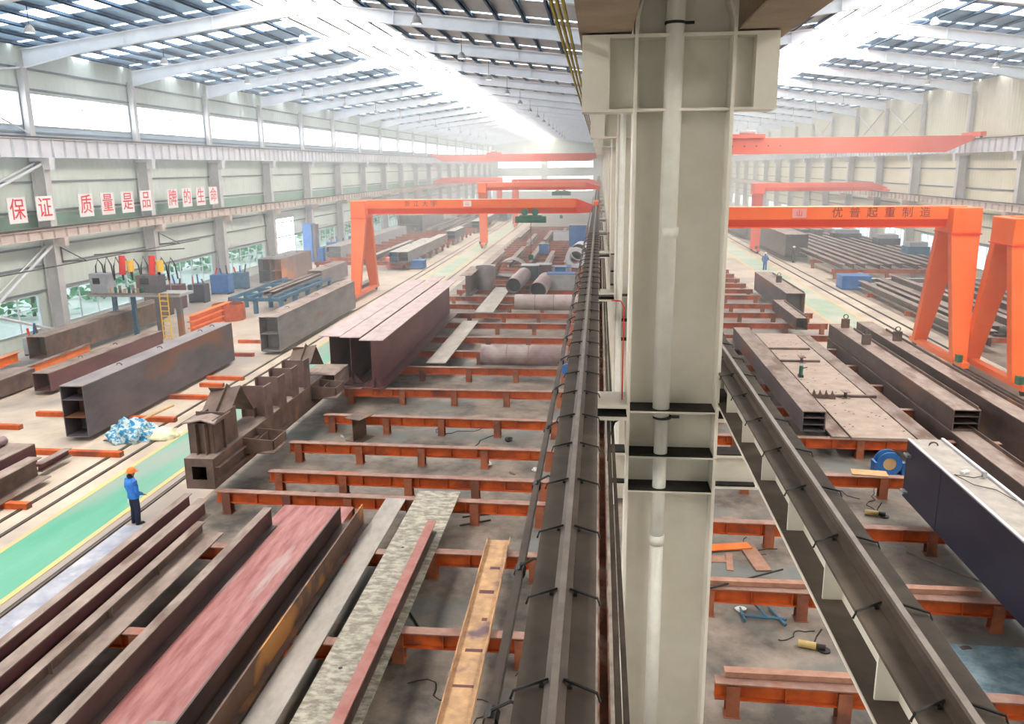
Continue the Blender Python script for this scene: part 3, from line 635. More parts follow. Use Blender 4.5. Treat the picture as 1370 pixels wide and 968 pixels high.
o = plate('widest mottled grey plate in the foreground with bolt holes', -5.45, -4.15, 8.0, 23.5, .78, .035, M_mottle, holes=[(-.25,11.6),(.15,11.7),(-.25,6.2),(.15,6.1)])
i_girder('pink-topped I-beam lying along the mottled plate edge', -4.45, .24, 8.0, 20.6, .81, .34, M_brown, mat('pink_primer', (.34,.12,.105), (.44,.21,.19), 2, .7), M_brown)
t = thing('rusty_channel', 'orange and grey rusty channel beam open upwards, right foreground', 'channel', (-2.45, 10.2, .78), R(.6))
MB().box(-.31, .31, 0, 10.05, 0, .03).build('web', M_rusty, t)
for x in (-.31, .29): MB().box(x, x+.02, 0, 10.05, 0, .14).build('flange', M_rusty, t)
for k in range(7): MB().box(random.uniform(-.22,.1), random.uniform(.12,.22), 1.2+k*1.2, 1.25+k*1.2+random.random()*.12, .03, .034).build('stain_patch', M_maroon, t)
# plates & pipes mid left bay
plate('pale grey plank-like plate over the trestles near the tall girders', -8.75, -7.75, 40.5, 52.3, .76, .05, M_plank, rz=0)
plate('second pale grey plate over the trestles farther back', -8.5, -7.2, 55.5, 67.7, .76, .05, M_plank)
t = thing('steel_pipe', 'large dark steel pipe lying across the trestles behind the plates', 'pipe', (-5.85, 40.4, 1.28), R(-.5))
MB().hollow((0,0,0), (4.4,0,0), .52, .04, 24).build('shell', M_pipe, t, smooth=False); 
for x in (1.3, 2.4): MB().hollow((x,0,0), (x+.06,0,0), .535, .02, 24).build('weld_band', M_dusty, t)
t = thing('steel_pipe', 'light grey jointed pipe lying across the trestles beneath pipe ends', 'pipe', (-5.8, 57.0, 1.3))
MB().hollow((0,0,0), (4.6,0,0), .55, .04, 24).build('shell', mat('pipe_light', (.40,.33,.33), (.52,.44,.43), 1.5, .5), t)
for x in (1.4, 2.7): MB().hollow((x,0,0), (x+.06,0,0), .565, .02, 24).build('weld_band', M_dusty, t)
for (x, y, L_, r, w_, mm) in ((-6.7,64.5,7,.62,'left of the pair with open dark ends', M_pipe), (-4.55,61.5,6,.66,'right of the pair with open dark ends', M_pipe), (-2.1,88,3,.9,'short white-collared one near the runway', M_lav)):
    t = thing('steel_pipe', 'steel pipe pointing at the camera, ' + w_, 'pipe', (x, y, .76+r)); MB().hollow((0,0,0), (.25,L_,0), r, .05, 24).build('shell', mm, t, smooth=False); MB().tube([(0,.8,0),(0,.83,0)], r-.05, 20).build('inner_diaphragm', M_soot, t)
o = MB().hollow((0,0,0), (0,0,1.9), .75, .04, 24).build('steel_drum', M_grey, None, (-9.3, 67.0, .76)); tag(o, 'grey steel drum standing beyond the tall girders', 'drum')
t = thing('curved_shell', 'arched grey steel shell near the far trestles', 'steel shell', (-7.9, 74.5, .76))
pts = [(1.5*math.cos(a), 1.6*math.sin(a)) for a in [PI*k/14 for k in range(15)]]; pts2 = [(1.42*math.cos(a), 1.52*math.sin(a)) for a in [PI*k/14 for k in range(14,-1,-1)]]
MB().prism(pts+pts2, 0, 2.2).build('arch', M_grey, t); MB().box(-1.6, 1.6, 0, 2.2, 0, .05).build('base_plate', M_grey, t)
random.seed(11)
mid = [(-10.2,72,2.0,1.6,1.2,M_grey,'grey box'),(-6.0,72,1.5,1.5,1.3,M_navy,'dark blue box'),(-4.9,73.5,1.4,1.4,1.2,M_maroon,'plum box'),(-3.2,72,1.6,1.3,1.2,M_cab,'grey machine box'),(-3.0,66.5,2.2,1.2,1.3,M_cab,'grey tank block'),(-6.3,95,1.1,1.0,1.1,M_blue,'small blue box'),(-2.6,104,2.2,2.0,2.6,M_blue,'tall blue block'),(-4.8,112,2.6,1.2,1.2,M_lav,'pale block'),(-3.2,69.5,.9,.8,1.5,M_blue,'upright blue unit')]
for i, (x, y, a, b, h, m_, nm) in enumerate(mid):
    t = thing('equipment_box', '%s standing on the trestles of the left bay far part' % nm, 'box', (x, y, .76)); MB().box(-a/2, a/2, 0, b, 0, h).build('body', m_, t, bevel=.03); MB().box(-a/2-.04, a/2+.04, -.04, b+.04, h, h+.05).build('lid', M_cab if m_ is not M_cab else M_blue, t)
for i in range(9):
    x = -10.8 + (i % 5)*1.9; y = 78 + (i//5)*26 + (i % 3)*4
    i_girder('distant pinkish girder lying along the left bay, %s of nine' % ORD[i], x, .5, y, y+random.uniform(12,20), .76, .5, M_maroon if i % 2 else M_pink, M_dusty, group='distant girders of the left bay')
t = thing('blue_spool_part', 'white and blue ringed nozzle part standing near the runway', 'pipe part', (-2.2, 80.5, .76))
MB().hollow((0,0,1.1), (0,.5,1.1), 1.0, .35, 24).build('ring', M_lav, t); MB().hollow((0,.5,1.1), (0,1.6,1.1), .7, .05, 20).build('neck', M_blue, t); MB().box(-.3, .3, .1, 1.2, 0, .3).build('foot', M_blue, t)

# small debris in left bay
def wiggle(label, px, py, n, L_, m, r=.012, seed=0, name='welding_cable', cat='cable'):
    random.seed(seed); p = at(px, py, 0); pts = [Vector((0,0,r))]; a = random.random()*6
    for k in range(n): a += random.uniform(-1.1, 1.1); pts.append(pts[-1]+Vector((math.cos(a)*L_, math.sin(a)*L_, 0)))
    pp = []
    for i in range(len(pts)-1):
        for u in (0, .33, .66): pp.append(pts[i].lerp(pts[i+1], u))
    o = MB().tube(pp, r, 5).build(name, m, None, (p.x, p.y, .012)); tag(o, label, cat)
wiggle('black welding cable looped on floor left of the rusty channel', 545, 915, 16, .22, M_black, seed=4)
wiggle('black cable lying behind the I-beam stub', 590, 572, 10, .35, M_black, seed=5)
wiggle('thin black cable on the floor below the fifth trestle row', 655, 570, 8, .4, M_black, seed=6)
wiggle('thin cable beside the dark conductor bar at lower left', 690, 905, 8, .2, M_black, seed=7)
wiggle('black hose winding on floor beside yellow grinder under right runway', 1185, 690, 12, .3, M_black, seed=8)
wiggle('cable loop next to the navy girder end', 1150, 668, 10, .4, M_black, seed=9)
wiggle('thin cable coil on floor beside the second yellow grinder', 1090, 845, 10, .12, M_black, seed=10)
wiggle('thin dark wire on right bay floor near the orange plates', 1040, 735, 6, .3, M_black, seed=12)
for i, (px, py, a, lb) in enumerate(((640, 690, 70, 'dark rod on floor right of the mottled plate'), (636, 700, 62, 'second dark rod below the first beside the mottled plate'), (1265, 760, -40, 'pale rod on floor between right trestles by the navy girder'), (1000, 775, 60, 'thin brown rod lying across the right trestle'), (548, 820, -30, 'dark rod near the pink-topped beam'))):
    p = at(px, py, .0 if i != 3 else .78); ln = 1.0 if i < 2 else 2.2
    d = Vector((math.sin(R(a)), math.cos(R(a)), 0))*ln/2
    o = MB().tube([-d, d], .025, 6).build('steel_rod', M_black if i not in (2,) else M_dusty, None, (p.x, p.y, p.z+.03)); tag(o, lb, 'rod')
def crumple(px, py, z, s, m, name, label, cat, sz=.5):
    bm = bmesh.new(); bmesh.ops.create_icosphere(bm, subdivisions=2, radius=s)
    for v in bm.verts: n = noise.noise(v.co*9+Vector((px,py,0)))*.5; v.co = Vector((v.co.x*(1+n), v.co.y*(1+n), (v.co.z+s)*sz*(1+n)))
    me = bpy.data.meshes.new(name); bm.to_mesh(me); bm.free(); me.materials.append(m); o = bpy.data.objects.new(name, me); C.objects.link(o)
    p = at(px, py, z); o.location = p; tag(o, label, cat); return o
crumple(654, 623, 0, .14, M_wpaper, 'paper_scrap', 'white crumpled scrap on the floor between front trestles', 'scrap')
crumple(680, 590, 0, .16, M_black, 'rubber_scrap', 'black rubber lump on the floor by the left runway', 'scrap')
crumple(990, 816, 0, .13, M_wpaper, 'paper_scrap', 'white crumpled paper on right bay floor by frame stand', 'scrap', .25)
crumple(716, 630, .0, .12, M_wpaper, 'paper_scrap', 'white scrap beside the left runway near trestle end', 'scrap')
random.seed(77)
for i in range(26):
    x = random.uniform(-11, -1.5) if i % 2 else random.uniform(3, 9); y = random.uniform(24, 58) if i % 2 else random.uniform(15.5, 29)
    a = random.uniform(.15,.5); b = random.uniform(.04,.14)
    o = MB().prism([(-a/2,-b/2),(a/2,-b/2),(a/2,b/2),(0,b/2+.03),(-a/2,b/2)], 0, .02, 'z').build('steel_offcut', (M_dark, M_brown, M_cab)[i % 3], None, (x, y, .008), random.uniform(0, 3))
    tag(o, 'small steel offcut lying on the %s bay floor between trestles' % ('left' if i % 2 else 'right'), 'offcut', 'steel offcuts on the %s bay floor' % ('left' if i % 2 else 'right'))
# box with blue valve on left bay
t = thing('blue_valve', 'small blue round valve by the conductor bar', 'valve', (-1.35, 36.8, .76)); MB().tube([(0,0,0),(0,0,.5)], .08, 8).build('stem', M_blue, t); MB().tube([(0,-.06,.7),(0,.06,.7)], .28, 16).build('wheel', M_blue, t)

# ------------------------------------------------------------------ right bay members
def shelf_girder(label, X0, X1, Ya, Yb, z0, z1, m, mt, group=None):
    t = box_girder(label, X0, X1, Ya, Yb, z0, z1, m, mt, (.45,.75), (), group); return t
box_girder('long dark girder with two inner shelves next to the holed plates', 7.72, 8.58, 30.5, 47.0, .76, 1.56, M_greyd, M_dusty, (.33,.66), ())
plate('narrow dusty strip plate left of the large drilled plate', 8.65, 9.25, 29.8, 48.5, .76, .06, M_dusty)
random.seed(5)
hl = [(random.uniform(-1.05,1.05), random.uniform(.5,17.5)) for _ in range(70)]
plate('large brown plate drilled with many small holes on right trestles', 9.33, 11.58, 29.7, 49.0, .76, .07, mat('plate_brown', (.34,.26,.22), (.44,.35,.30), 2, .75), holes=[(a, b) for a, b in hl])
plate('plain dusty strip plate right of the large drilled plate', 11.66, 12.35, 29.65, 48.6, .76, .06, M_dusty)
t = thing('comb_fixture', 'row of small upright fins on the drilled plate', 'fixture', (8.9, 35.0, .83))
for k in range(5): MB().prism([(0,0),(.28,0),(.1,.4)], k*.0, .02).build('fin', M_brown, t, (k*.24, -k*.05, 0))
i_girder('short crossbar with box on the drilled plate front', 10.6, .3, 34.9, 35.3, .83, .3, M_dark, M_dusty)
i_girder('short crossbar with box on the drilled plate back', 10.3, .3, 41.4, 41.9, .83, .3, M_dark, M_dusty)
for i, (y, x0, x1, w_) in enumerate(((35.2, 9.3, 11.9, 'front'), (41.7, 8.9, 11.2, 'back'), (44.6, 8.9, 11.4, 'rearmost'))):
    o = MB().box(0, x1-x0, -.08, .08, 0, .1).build('cross_bar', M_brown, None, (x0, y, .83)); tag(o, 'brown cross bar laid over the drilled plate, ' + w_, 'bar')
t = thing('magnet_drill', 'small green magnetic drill standing on the drilled plate', 'drill', (9.55, 38.6, .83)); MB().box(-.1,.1,-.15,.15,0,.12).build('base', M_black, t); MB().tube([(0,0,.12),(0,0,.55)], .09, 10).build('motor', M_green, t); MB().tube([(0,0,.4),(.3,.1,.45)], .02, 6).build('handle', M_black, t)
# navy girder
t = box_girder('huge navy box girder at the right edge with pale top edges', 9.28, 10.27, 11.0, 24.4, .76, 2.56, M_navy, mat('navy_top_dust', (.34,.31,.29), (.47,.43,.40), 2, .75), (), (.955,), name='navy_box_girder', ends=True)
MB().box(-.52, -.44, 0, 13.4, 1.8, 1.83).build('edge_strip', M_lav, t); MB().box(.44, .52, 0, 13.4, 1.8, 1.86).build('edge_strip', M_lav, t)
MB().box(-.505, -.495, 10.9, 10.95, 0, 1.8).build('side_rib', M_navy, t); MB().box(-.62, -.495, 13.0, 13.3, 1.35, 1.42).box(-.62, -.495, 13.0, 13.3, .2, .27).build('hinge_lug', M_cab, t)
o = MB().box(-.12, .12, -.05, .05, 0, .06).build('glove_pair', M_wpaper, None, (9.75, 21.6, 2.58), R(30)); tag(o, 'white cloth lying on top of the navy girder', 'cloth')
t = thing('torch_head', 'small torch head with cable lying on top of the navy girder', 'torch', (10.1, 21.3, 2.58)); MB().box(-.05,.05,-.05,.05,0,.16).build('head', M_cab, t); MB().tube([(0,0,.05),(-.3,-.1,.02),(-.7,.1,.02),(-.5,-.6,.02),(-.1,-.9,.02),(.05,-1.6,.02)], .012, 5).build('cable', M_black, t)
# long stacked girders to the right
def trim_rail(t, w, L_, h): MB().box(w/2-.12, w/2-.08, .0, L_, h, h+.12).build('upstand', M_brown, t)
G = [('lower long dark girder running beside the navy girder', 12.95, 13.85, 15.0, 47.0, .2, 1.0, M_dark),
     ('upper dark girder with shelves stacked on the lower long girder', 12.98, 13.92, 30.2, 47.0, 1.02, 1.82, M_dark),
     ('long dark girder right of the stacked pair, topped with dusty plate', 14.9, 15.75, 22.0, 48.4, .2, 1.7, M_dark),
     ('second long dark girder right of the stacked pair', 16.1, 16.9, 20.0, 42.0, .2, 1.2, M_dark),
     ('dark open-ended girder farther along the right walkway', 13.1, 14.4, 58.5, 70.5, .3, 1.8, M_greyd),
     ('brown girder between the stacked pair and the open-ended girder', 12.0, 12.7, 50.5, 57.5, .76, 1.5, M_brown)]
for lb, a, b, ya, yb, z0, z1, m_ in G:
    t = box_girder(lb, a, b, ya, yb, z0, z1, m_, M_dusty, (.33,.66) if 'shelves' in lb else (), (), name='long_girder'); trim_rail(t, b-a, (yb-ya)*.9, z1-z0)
for i, (cx_, cy_, cz_) in enumerate(((13.7, 64.0, 1.8), (13.5, 45.8, 1.82), (15.3, 43.0, 1.7), (13.3, 41.5, 1.82))):
    p = Vector((cx_, cy_, cz_)); t = thing('lifting_clamp', 'small dark lifting clamp standing on the long girders, %s from back' % ORD[i], 'clamp', (p.x, p.y, p.z)); MB().box(-.2,.2,-.1,.1,0,.5).build('jaw', M_dark, t); MB().hollow((0,-.03,.62),(0,.03,.62), .14, .04, 12).build('ring', M_dark, t)
# blue fan spool
t = thing('cable_reel', 'round blue cable reel standing between the right trestles', 'reel', (at(1186, 634, 0).x, at(1186, 634, 0).y, 0))
MB().hollow((0,-.22,.45), (0,-.16,.45), .42, .2, 24).hollow((0,.12,.45), (0,.18,.45), .42, .2, 24).build('rim', M_blue, t); MB().tube([(0,-.2,.45),(0,.16,.45)], .24, 16).build('drum', M_wood, t); MB().box(-.5,-.42,-.25,.2,0,.5).box(.42,.5,-.25,.2,0,.5).box(-.5,.5,-.25,.2,0,.03).build('stand', M_blue, t)
o = plate('warm yellow plywood sheet lying on the trestle below the reel', 8.3, 9.4, 26.0, 26.5, .76, .02, M_wood, name='plywood_sheet', rz=R(-8))
# debris in right bay
def flat(label, x, y, z, a, b, rz, m, name='flat_bar'):
    o = MB().box(-a/2, a/2, -b/2, b/2, 0, .03).build(name, m, None, (x, y, z), rz); tag(o, label, 'plate')
p = at(970, 730, .1); flat('bright orange plate lying on right bay floor', p.x, p.y, .06, 1.45, .38, R(12), M_bright)
p = at(1010, 747, 0); flat('brown steel plate leaning right of the orange plate', p.x, p.y, .02, .42, 1.5, R(8), mat('reddish_plate', (.30,.15,.10), (.40,.22,.16), 3, .7))
p = at(957, 748, 0); flat('small brown offcut under the orange plate', p.x, p.y, .0, .55, .4, 0, MATS['reddish_plate'])
p = at(976, 752, 0); flat('narrow brown bar left of the leaning plate', p.x, p.y, .0, .18, 1.0, R(-6), MATS['reddish_plate'])
p = at(1020, 828, 0); t = thing('frame_stand', 'dark teal steel frame stand on the right bay floor', 'stand', (p.x, p.y, .0), R(-6))
g = MB().tube([(-.5,0,.06),(.55,0,.06)], .035, 6); g.build('crossbar', M_bluer, t); MB().tube([(-.5,.35,.05),(-.42,-.25,.05)], .035, 6).build('foot', M_bluer, t); MB().tube([(.2,.5,.05),(.5,-.25,.05)], .035, 6).build('foot', M_bluer, t); MB().tube([(-.3,.4,.3),(.1,0,.08)], .03, 6).build('strut', M_bluer, t)
def grinder(px, py, label, z=0):
    p = at(px, py, z); t = thing('angle_grinder', label, 'grinder', (p.x, p.y, z), R(-15))
    MB().tube([(-.28,0,.1),(.1,0,.1)], .08, 12).build('body', mat('grinder_yellow', (.50,.36,.12), (.62,.46,.2), 3, .5), t, smooth=True); MB().tube([(.1,0,.1),(.3,0,.1)], .065, 10).build('gear_head', M_black, t); MB().tube([(.28,0,.02),(.28,0,.05)], .13, 16).build('disc', M_black, t)
    MB().tube([(.05,.08,.1),(.1,.3,.16),(.2,.42,.3)], .02, 6).build('side_handle', M_black, t)
grinder(1085, 868, 'yellow grinder on the floor at lower right under the runway'); grinder(1170, 690, 'yellow grinder on the floor by cables near the navy girder')
p = at(1320, 895, 0); t = thing('plastic_sheeting', 'pale blue sheet on the floor at lower right edge', 'sheeting', (p.x, p.y, .0)); MB().box(-1.2,1.4,-.9,.9,0,.02).build('sheet', mat('blue_grey_sheet', (.10,.18,.24), (.30,.42,.48), 2.5, .6), t)
for i, (y, xa, xb) in enumerate(((18.5, 6.6, 9.0), (14.8, 2.6, 6.8), (18.5, 2.6, 6.0))):
    o = MB().box(0, xb-xa, -.1, .1, 0, .12).build('timber_bearer', mat('rust_bearer', (.33,.16,.11), (.45,.25,.18), 3, .7), None, (xa, y-.05, .76)); tag(o, 'rust-brown bearer on top of a right bay trestle, ' + ('under the navy girder', 'nearest the camera', 'left of the runway')[i], 'bearer')
# items just right of the column, mid distance
for i, (x, y, a, b, h, m_, nm) in enumerate(((4.4,50,1.1,1.0,1.1,M_navy,'dark blue-grey drum box behind column'),(4.2,56,.7,.7,1.7,M_blue,'blue upright box behind the column'),(4.6,110,1.5,1.5,1.6,M_bluer,'teal cabinet far behind the column'))):
    t = thing('equipment_box', nm, 'box', (x, y, .76)); MB().box(-a/2, a/2, 0, b, 0, h).build('body', m_, t, bevel=.03); MB().box(-a/2-.03, a/2+.03, -.03, b+.03, h, h+.04).build('lid', M_cab, t)
for i, (xa, xb, ya, yb) in enumerate(((3.4,7.6,51.5,56.2),(3.2,8.0,44.5,47.4),(3.2,8.8,61.5,67.5))):
    plate('dusty pale plate over the right trestles, %s from front' % ORD[i], xa, xb, ya, yb, .76, .08, M_dusty)

# ------------------------------------------------------------------ gantry cranes
def leg(t, x, yt, yb, zt, zb, wt, wb, dt=.5, m=M_gant, cxb=None):
    cxb = x if cxb is None else cxb
    b = [(cxb-wb/2, yb-.25, zb), (cxb+wb/2, yb-.25, zb), (cxb+wb/2, yb+.25, zb), (cxb-wb/2, yb+.25, zb)]
    tp = [(x-wt/2, yt-dt/2, zt), (x+wt/2, yt-dt/2, zt), (x+wt/2, yt+dt/2, zt), (x-wt/2, yt+dt/2, zt)]
    MB().taper(b, tp).build('leg', m, t, bevel=.03)
def gantry(label, Yc, Xleg, Xrail, z0, z1, spread, wt, wb, text=None, m=M_gant, md=M_gantd, legs=2, zrail=7.53, dep=.9, truck=True, sh=0):
    s = 1 if Xrail > Xleg else -1
    t = thing('gantry_crane', label, 'crane', (Xleg, Yc, 0)); Lx = abs(Xrail-Xleg); h = z1-z0
    xs = (lambda u: s*u)
    a, b = sorted((xs(-.2), xs(Lx-1.6)))
    zm = z0 + h*.40
    # box beam: upright upper band, inward-slanting lower band, bottom flange
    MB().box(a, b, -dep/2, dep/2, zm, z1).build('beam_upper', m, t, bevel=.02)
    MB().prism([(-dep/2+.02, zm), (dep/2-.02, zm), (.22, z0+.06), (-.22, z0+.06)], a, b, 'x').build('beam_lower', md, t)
    MB().box(a, b, -.3, .3, z0, z0+.06).build('bottom_flange', m, t)
    e0, e1 = xs(Lx-1.6), xs(Lx+.35)
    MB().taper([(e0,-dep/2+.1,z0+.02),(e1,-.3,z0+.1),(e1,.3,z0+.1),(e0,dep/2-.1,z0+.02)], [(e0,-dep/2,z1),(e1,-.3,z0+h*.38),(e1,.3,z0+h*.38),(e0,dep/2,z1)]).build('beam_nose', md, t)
    if truck:
        q = MB().box(xs(Lx)-.2, xs(Lx)+.2, -1.6, 1.6, zrail+.02, zrail+.3).build('end_truck', m, t)
        for y in (-1.3, 1.3): MB().tube([(xs(Lx)-.06,y,zrail+.13),(xs(Lx)+.06,y,zrail+.13)], .13, 14).build('wheel', M_black, q)
    # head block
    MB().box(-wt/2, wt/2, -1.15, 1.15, z0-.25, z1-.05).build('head_block', m, t, bevel=.05)
    MB().box(-wt/2-.04, wt/2+.04, -1.2, 1.2, z0-.3, z0-.24).build('joint_flange', M_gantd, t)
    if legs == 2:
        leg(t, 0, -.85, -spread/2, z0-.28, .5, wt, wb, m=m, cxb=sh); leg(t, 0, .85, spread/2, z0-.28, .5, wt, wb, m=m, cxb=sh)
    else: leg(t, 0, 0, 0, z0-.28, .5, wt, wb, m=m)
    q = MB().box(sh-.22, sh+.22, -spread/2-.9, spread/2+.9, .28, .58).build('end_carriage', m, t, bevel=.02)
    for y in (-spread/2-.6, spread/2+.6):
        MB().tube([(sh-.07,y,.2),(sh+.07,y,.2)], .2, 16).build('wheel', M_black, q)
    MB().box(sh-.35, sh-.1, -spread/2-.8, -spread/2-.45, .58, .95).build('drive_motor', M_green, t)
    if text:
        for ch, x, sz in text: letter(ch, sz, M_txt, t, (x-Xleg, -dep/2-.012, (zm+z1)/2), (PI/2, 0, 0))
    return t
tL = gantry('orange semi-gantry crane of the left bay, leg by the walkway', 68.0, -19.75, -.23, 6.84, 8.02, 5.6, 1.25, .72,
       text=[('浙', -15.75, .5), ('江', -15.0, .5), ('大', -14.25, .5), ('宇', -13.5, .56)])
MB().box(8.7, 9.35, -.48, -.455, 7.45, 7.9).build('badge', M_board, tL)
letter('山', .34, M_redch, tL, (9.02, -.49, 7.66), (PI/2, 0, 0))
tx = [(c, x, .58) for c, x in zip('优普起重制造', (13.25, 14.15, 15.05, 15.95, 16.85, 17.75))]
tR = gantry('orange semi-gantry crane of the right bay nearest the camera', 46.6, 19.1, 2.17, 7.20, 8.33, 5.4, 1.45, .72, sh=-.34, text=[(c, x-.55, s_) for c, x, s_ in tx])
MB().box(-8.75, -8.0, -.48, -.455, 7.75, 8.25).build('badge', mat('badge_pink', (.8,.35,.35)), tR)
letter('山', .36, M_redch, tR, (-8.38, -.49, 7.98), (PI/2, 0, 0))
gantry('orange semi-gantry crane whose leg stands at the right edge', 42.0, 19.95, 33.9, 7.0, 8.05, 5.0, 1.35, .72, zrail=7.26, sh=-.3)
gantry('smaller orange semi-gantry crane farther down the left bay', 111.3, -15.5, -.23, 7.5, 8.55, 3.0, 1.2, 1.0, legs=1)
gantry('far red-orange semi-gantry crane leading to the right wall', 104.5, 19.2, 33.9, 7.35, 8.35, 3.0, 1.3, 1.0, legs=1, m=M_far, md=M_far, zrail=7.26)
gantry('farthest pinkish semi-gantry crane leading to the left wall', 172.0, -20.5, -33.9, 7.3, 8.5, 3.0, 1.2, 1.0, legs=1, m=M_far, md=M_far, zrail=7.26)
gantry('faint red semi-gantry crane deep in the left bay behind the others', 150.0, -15.0, -.23, 7.3, 8.4, 3.0, 1.2, 1.0, legs=1, m=M_far, md=M_far)
# hoists
def hoist(x, y, z, label):
    t = thing('hoist_trolley', label, 'hoist', (x, y, z))
    MB().tube([(-1.0,0,-.35),(1.0,0,-.35)], .27, 16).build('drum', M_green, t); MB().box(-.9,.9,-.35,.35,-.05,.0).build('trolley_frame', M_green, t)
    for s in (-.5, .35): MB().tube([(s,-.1,.25),(s+.01,.4,.25)], .28, 14).build('motor', M_green, t)
    MB().box(-1.25,-.95,-.3,.3,-.6,-.1).box(.95,1.25,-.3,.3,-.6,-.1).build('gearbox', M_green, t)
    MB().tube([(0,0,-.6),(0,0,-3.2)], .02, 5).build('rope', M_black, t); MB().box(-.2,.2,-.15,.15,-3.6,-3.2).build('hook_block', M_green, t)
hoist(-5.5, 67.3, 6.75, 'green electric hoist hanging under the left gantry beam')
hoist(3.0, 46.6, 7.1, 'green electric hoist partly hidden behind the column')
hoist(-5.0, 111.3, 7.4, 'small green hoist under the farther left gantry beam')
# overhead bridge cranes
def bridge(label, y, xa, xb, z0, z1, zr):
    t = thing('overhead_crane', label, 'crane', ((xa+xb)/2, y, z0)); w = (xb-xa)/2; h = z1-z0
    MB().prism([(-w+1.8,0),(w-2.4,0),(w,h*.75),(w,h),(-w,h),(-w,h*.75)], -.45, .45).build('girder', M_far, t, bevel=.02)
    for s in (-1, 1):
        q = MB().box(s*w-.25, s*w+.25, -2.0, 2.0, zr-z0+.15, zr-z0+.55).build('end_truck', M_far, t)
        for yy in (-1.6, 1.6): MB().tube([(s*w-.07,yy,zr-z0+.17),(s*w+.07,yy,zr-z0+.17)], .17, 12).build('wheel', M_black, q)
    MB().box(-6, -3, -1.0, 1.0, h, h+.35).build('trolley', M_far, t); MB().tube([(-5.2,0,h+.55),(-3.8,0,h+.55)], .2, 12).build('hoist_drum', M_cab, t)
    for k in range(6): MB().tube([(-7+k*1.1,-.47,h*.5),(-7+k*1.1,-.45,h*.5)], .09, 10).build('port', M_maroon, t)
bridge('red overhead bridge crane high across the right bay', 82.0, 2.5, 34.1, 11.5, 12.95, 12.68)
bridge('pinkish overhead bridge crane far away across the left bay', 172.0, -34.1, .0, 11.7, 13.1, 12.68)
bridge('second pinkish overhead crane lower behind the first in left bay', 205.0, -34.1, .0, 11.7, 13.0, 12.68)

# ------------------------------------------------------------------ left wall side objects
t = thing('welding_machine', 'grey gantry welding platform with hoses, hoppers and a yellow ladder', 'machine', (-30.0, 50.0, 0))
MB().box(-2.6, 3.6, -.9, 1.0, 2.75, 2.92).build('platform', M_cab, t); MB().box(-2.6, 3.7, -1.0, -.93, 2.9, 3.0).build('toe_board', M_dusty, t)
for x in (1.9, 3.3): MB().box(x-.15, x+.15, -.6, -.3, 0, 2.75).build('post', M_greyd, t)
for x in (-1.6, -.3): MB().box(x-.12, x+.12, .3, .55, 0, 2.75).build('post', M_bluer, t)
l = MB().box(2.32,2.38,-1.05,-1.0,0,3.0).box(2.86,2.92,-1.05,-1.0,0,3.0)
for k in range(9): l.box(2.36, 2.88, -1.04, -1.01, .25+k*.32, .31+k*.32)
l.build('ladder', M_yel, t)
for x, a, h, m_ in ((-2.0,.6,1.25,M_cab),(1.3,.75,1.15,M_greyd)):
    c = MB().box(x-a, x+a, -.5, .5, 2.92, 2.92+h).build('control_cabinet', m_, t, bevel=.03); MB().box(x-a*.6, x+a*.2, -.52, -.5, 3.5, 3.9).build('display_panel', M_black, c)
for x in (.2, 2.2):
    h_ = MB().tube([(x,-.3,4.3),(x,-.3,5.0)], .22, 14).build('flux_hopper', M_yel, t); MB().hollow((x-.55,-.35,4.1),(x-.55,-.2,5.3), .2, .05, 12).build('red_hose', M_red, h_)
random.seed(21)
for k in range(9):
    x = -2.4 + k*.62
    MB().tube([(x, 0, 3.7), (x+.05, 0, 4.6), (x+.25, 0, 5.0+random.random()*.3), (x+.5, 0, 4.7), (x+.6, 0, 3.8)], .05, 7).build('hose', M_black, t, smooth=True)
MB().tube([(-2.6,.4,5.3),(3.6,.4,5.7)], .04, 6).build('hose_rail', M_rail, t)
for k in range(8): MB().tube([(-1.1+k*.3, -.6, 2.95), (-1.1+k*.3, -.6, 3.25+.1*(k % 3))], .09, 8).build('valve', (M_wood, M_green, M_dusty)[k % 3], t)
for x in (-2.6,-1,.6,2.1,3.6): MB().tube([(x,.95,2.92),(x,.95,3.9)], .025, 6).build('guard_rail_post', M_cab, t)
# orange stack and drum
for i in range(3):
    i_girder('bright orange I-beam in the small stack behind the ladder, %s' % ('bottom', 'middle', 'top')[i], -26.6, .4, 50.5, 56.5, .05+i*.42, .4, M_bright, M_bright, group='orange beams behind the ladder')
t = thing('orange_skip', 'round orange steel tub in front of the blue rack', 'tub', (-26.6, 56.3, 0)); MB().hollow((0,0,.05),(0,0,1.15), 1.15, .06, 28).build('wall', M_tress, t); MB().tube([(0,0,0),(0,0,.06)], 1.1, 24).build('base', M_tress, t); MB().tube([(0,0,.06),(0,0,.9)], 1.05, 20).build('scrap_fill', M_brown, t)
t = thing('blue_roller_rack', 'long dark blue steel roller rack in the left aisle', 'rack', (-24.6, 58.6, 0))
for x in (-3.0, -1.6, 0.2, 1.0): MB().box(x-.07, x+.07, 0, 11.8, 1.0, 1.25).build('rail', M_bluer, t)
for k in range(5): MB().box(-3.0, 1.0, k*2.6, k*2.6+.16, .95, 1.2).build('cross_member', M_bluer, t)
for k in range(5):
    for x in (-3.0, -1.0, 1.0): MB().box(x-.14, x+.14, k*2.85, k*2.85+.28, 0, 1.0).build('leg', M_bluer, t)
for i, x in enumerate((-24.6, -25.2)):
    i_girder('dark slender beam lying on the blue rack, %s' % ('right one', 'left one')[i], x, .35, 59.5, 70.6, 1.26, .3, M_dark, M_dusty)
box_girder('left twin of two tall box girders behind the blue rack', -31.9, -30.85, 74.5, 83.0, .1, 2.35, M_greyd, M_grey, (.5,), (.3,.7), 'twin box girders')
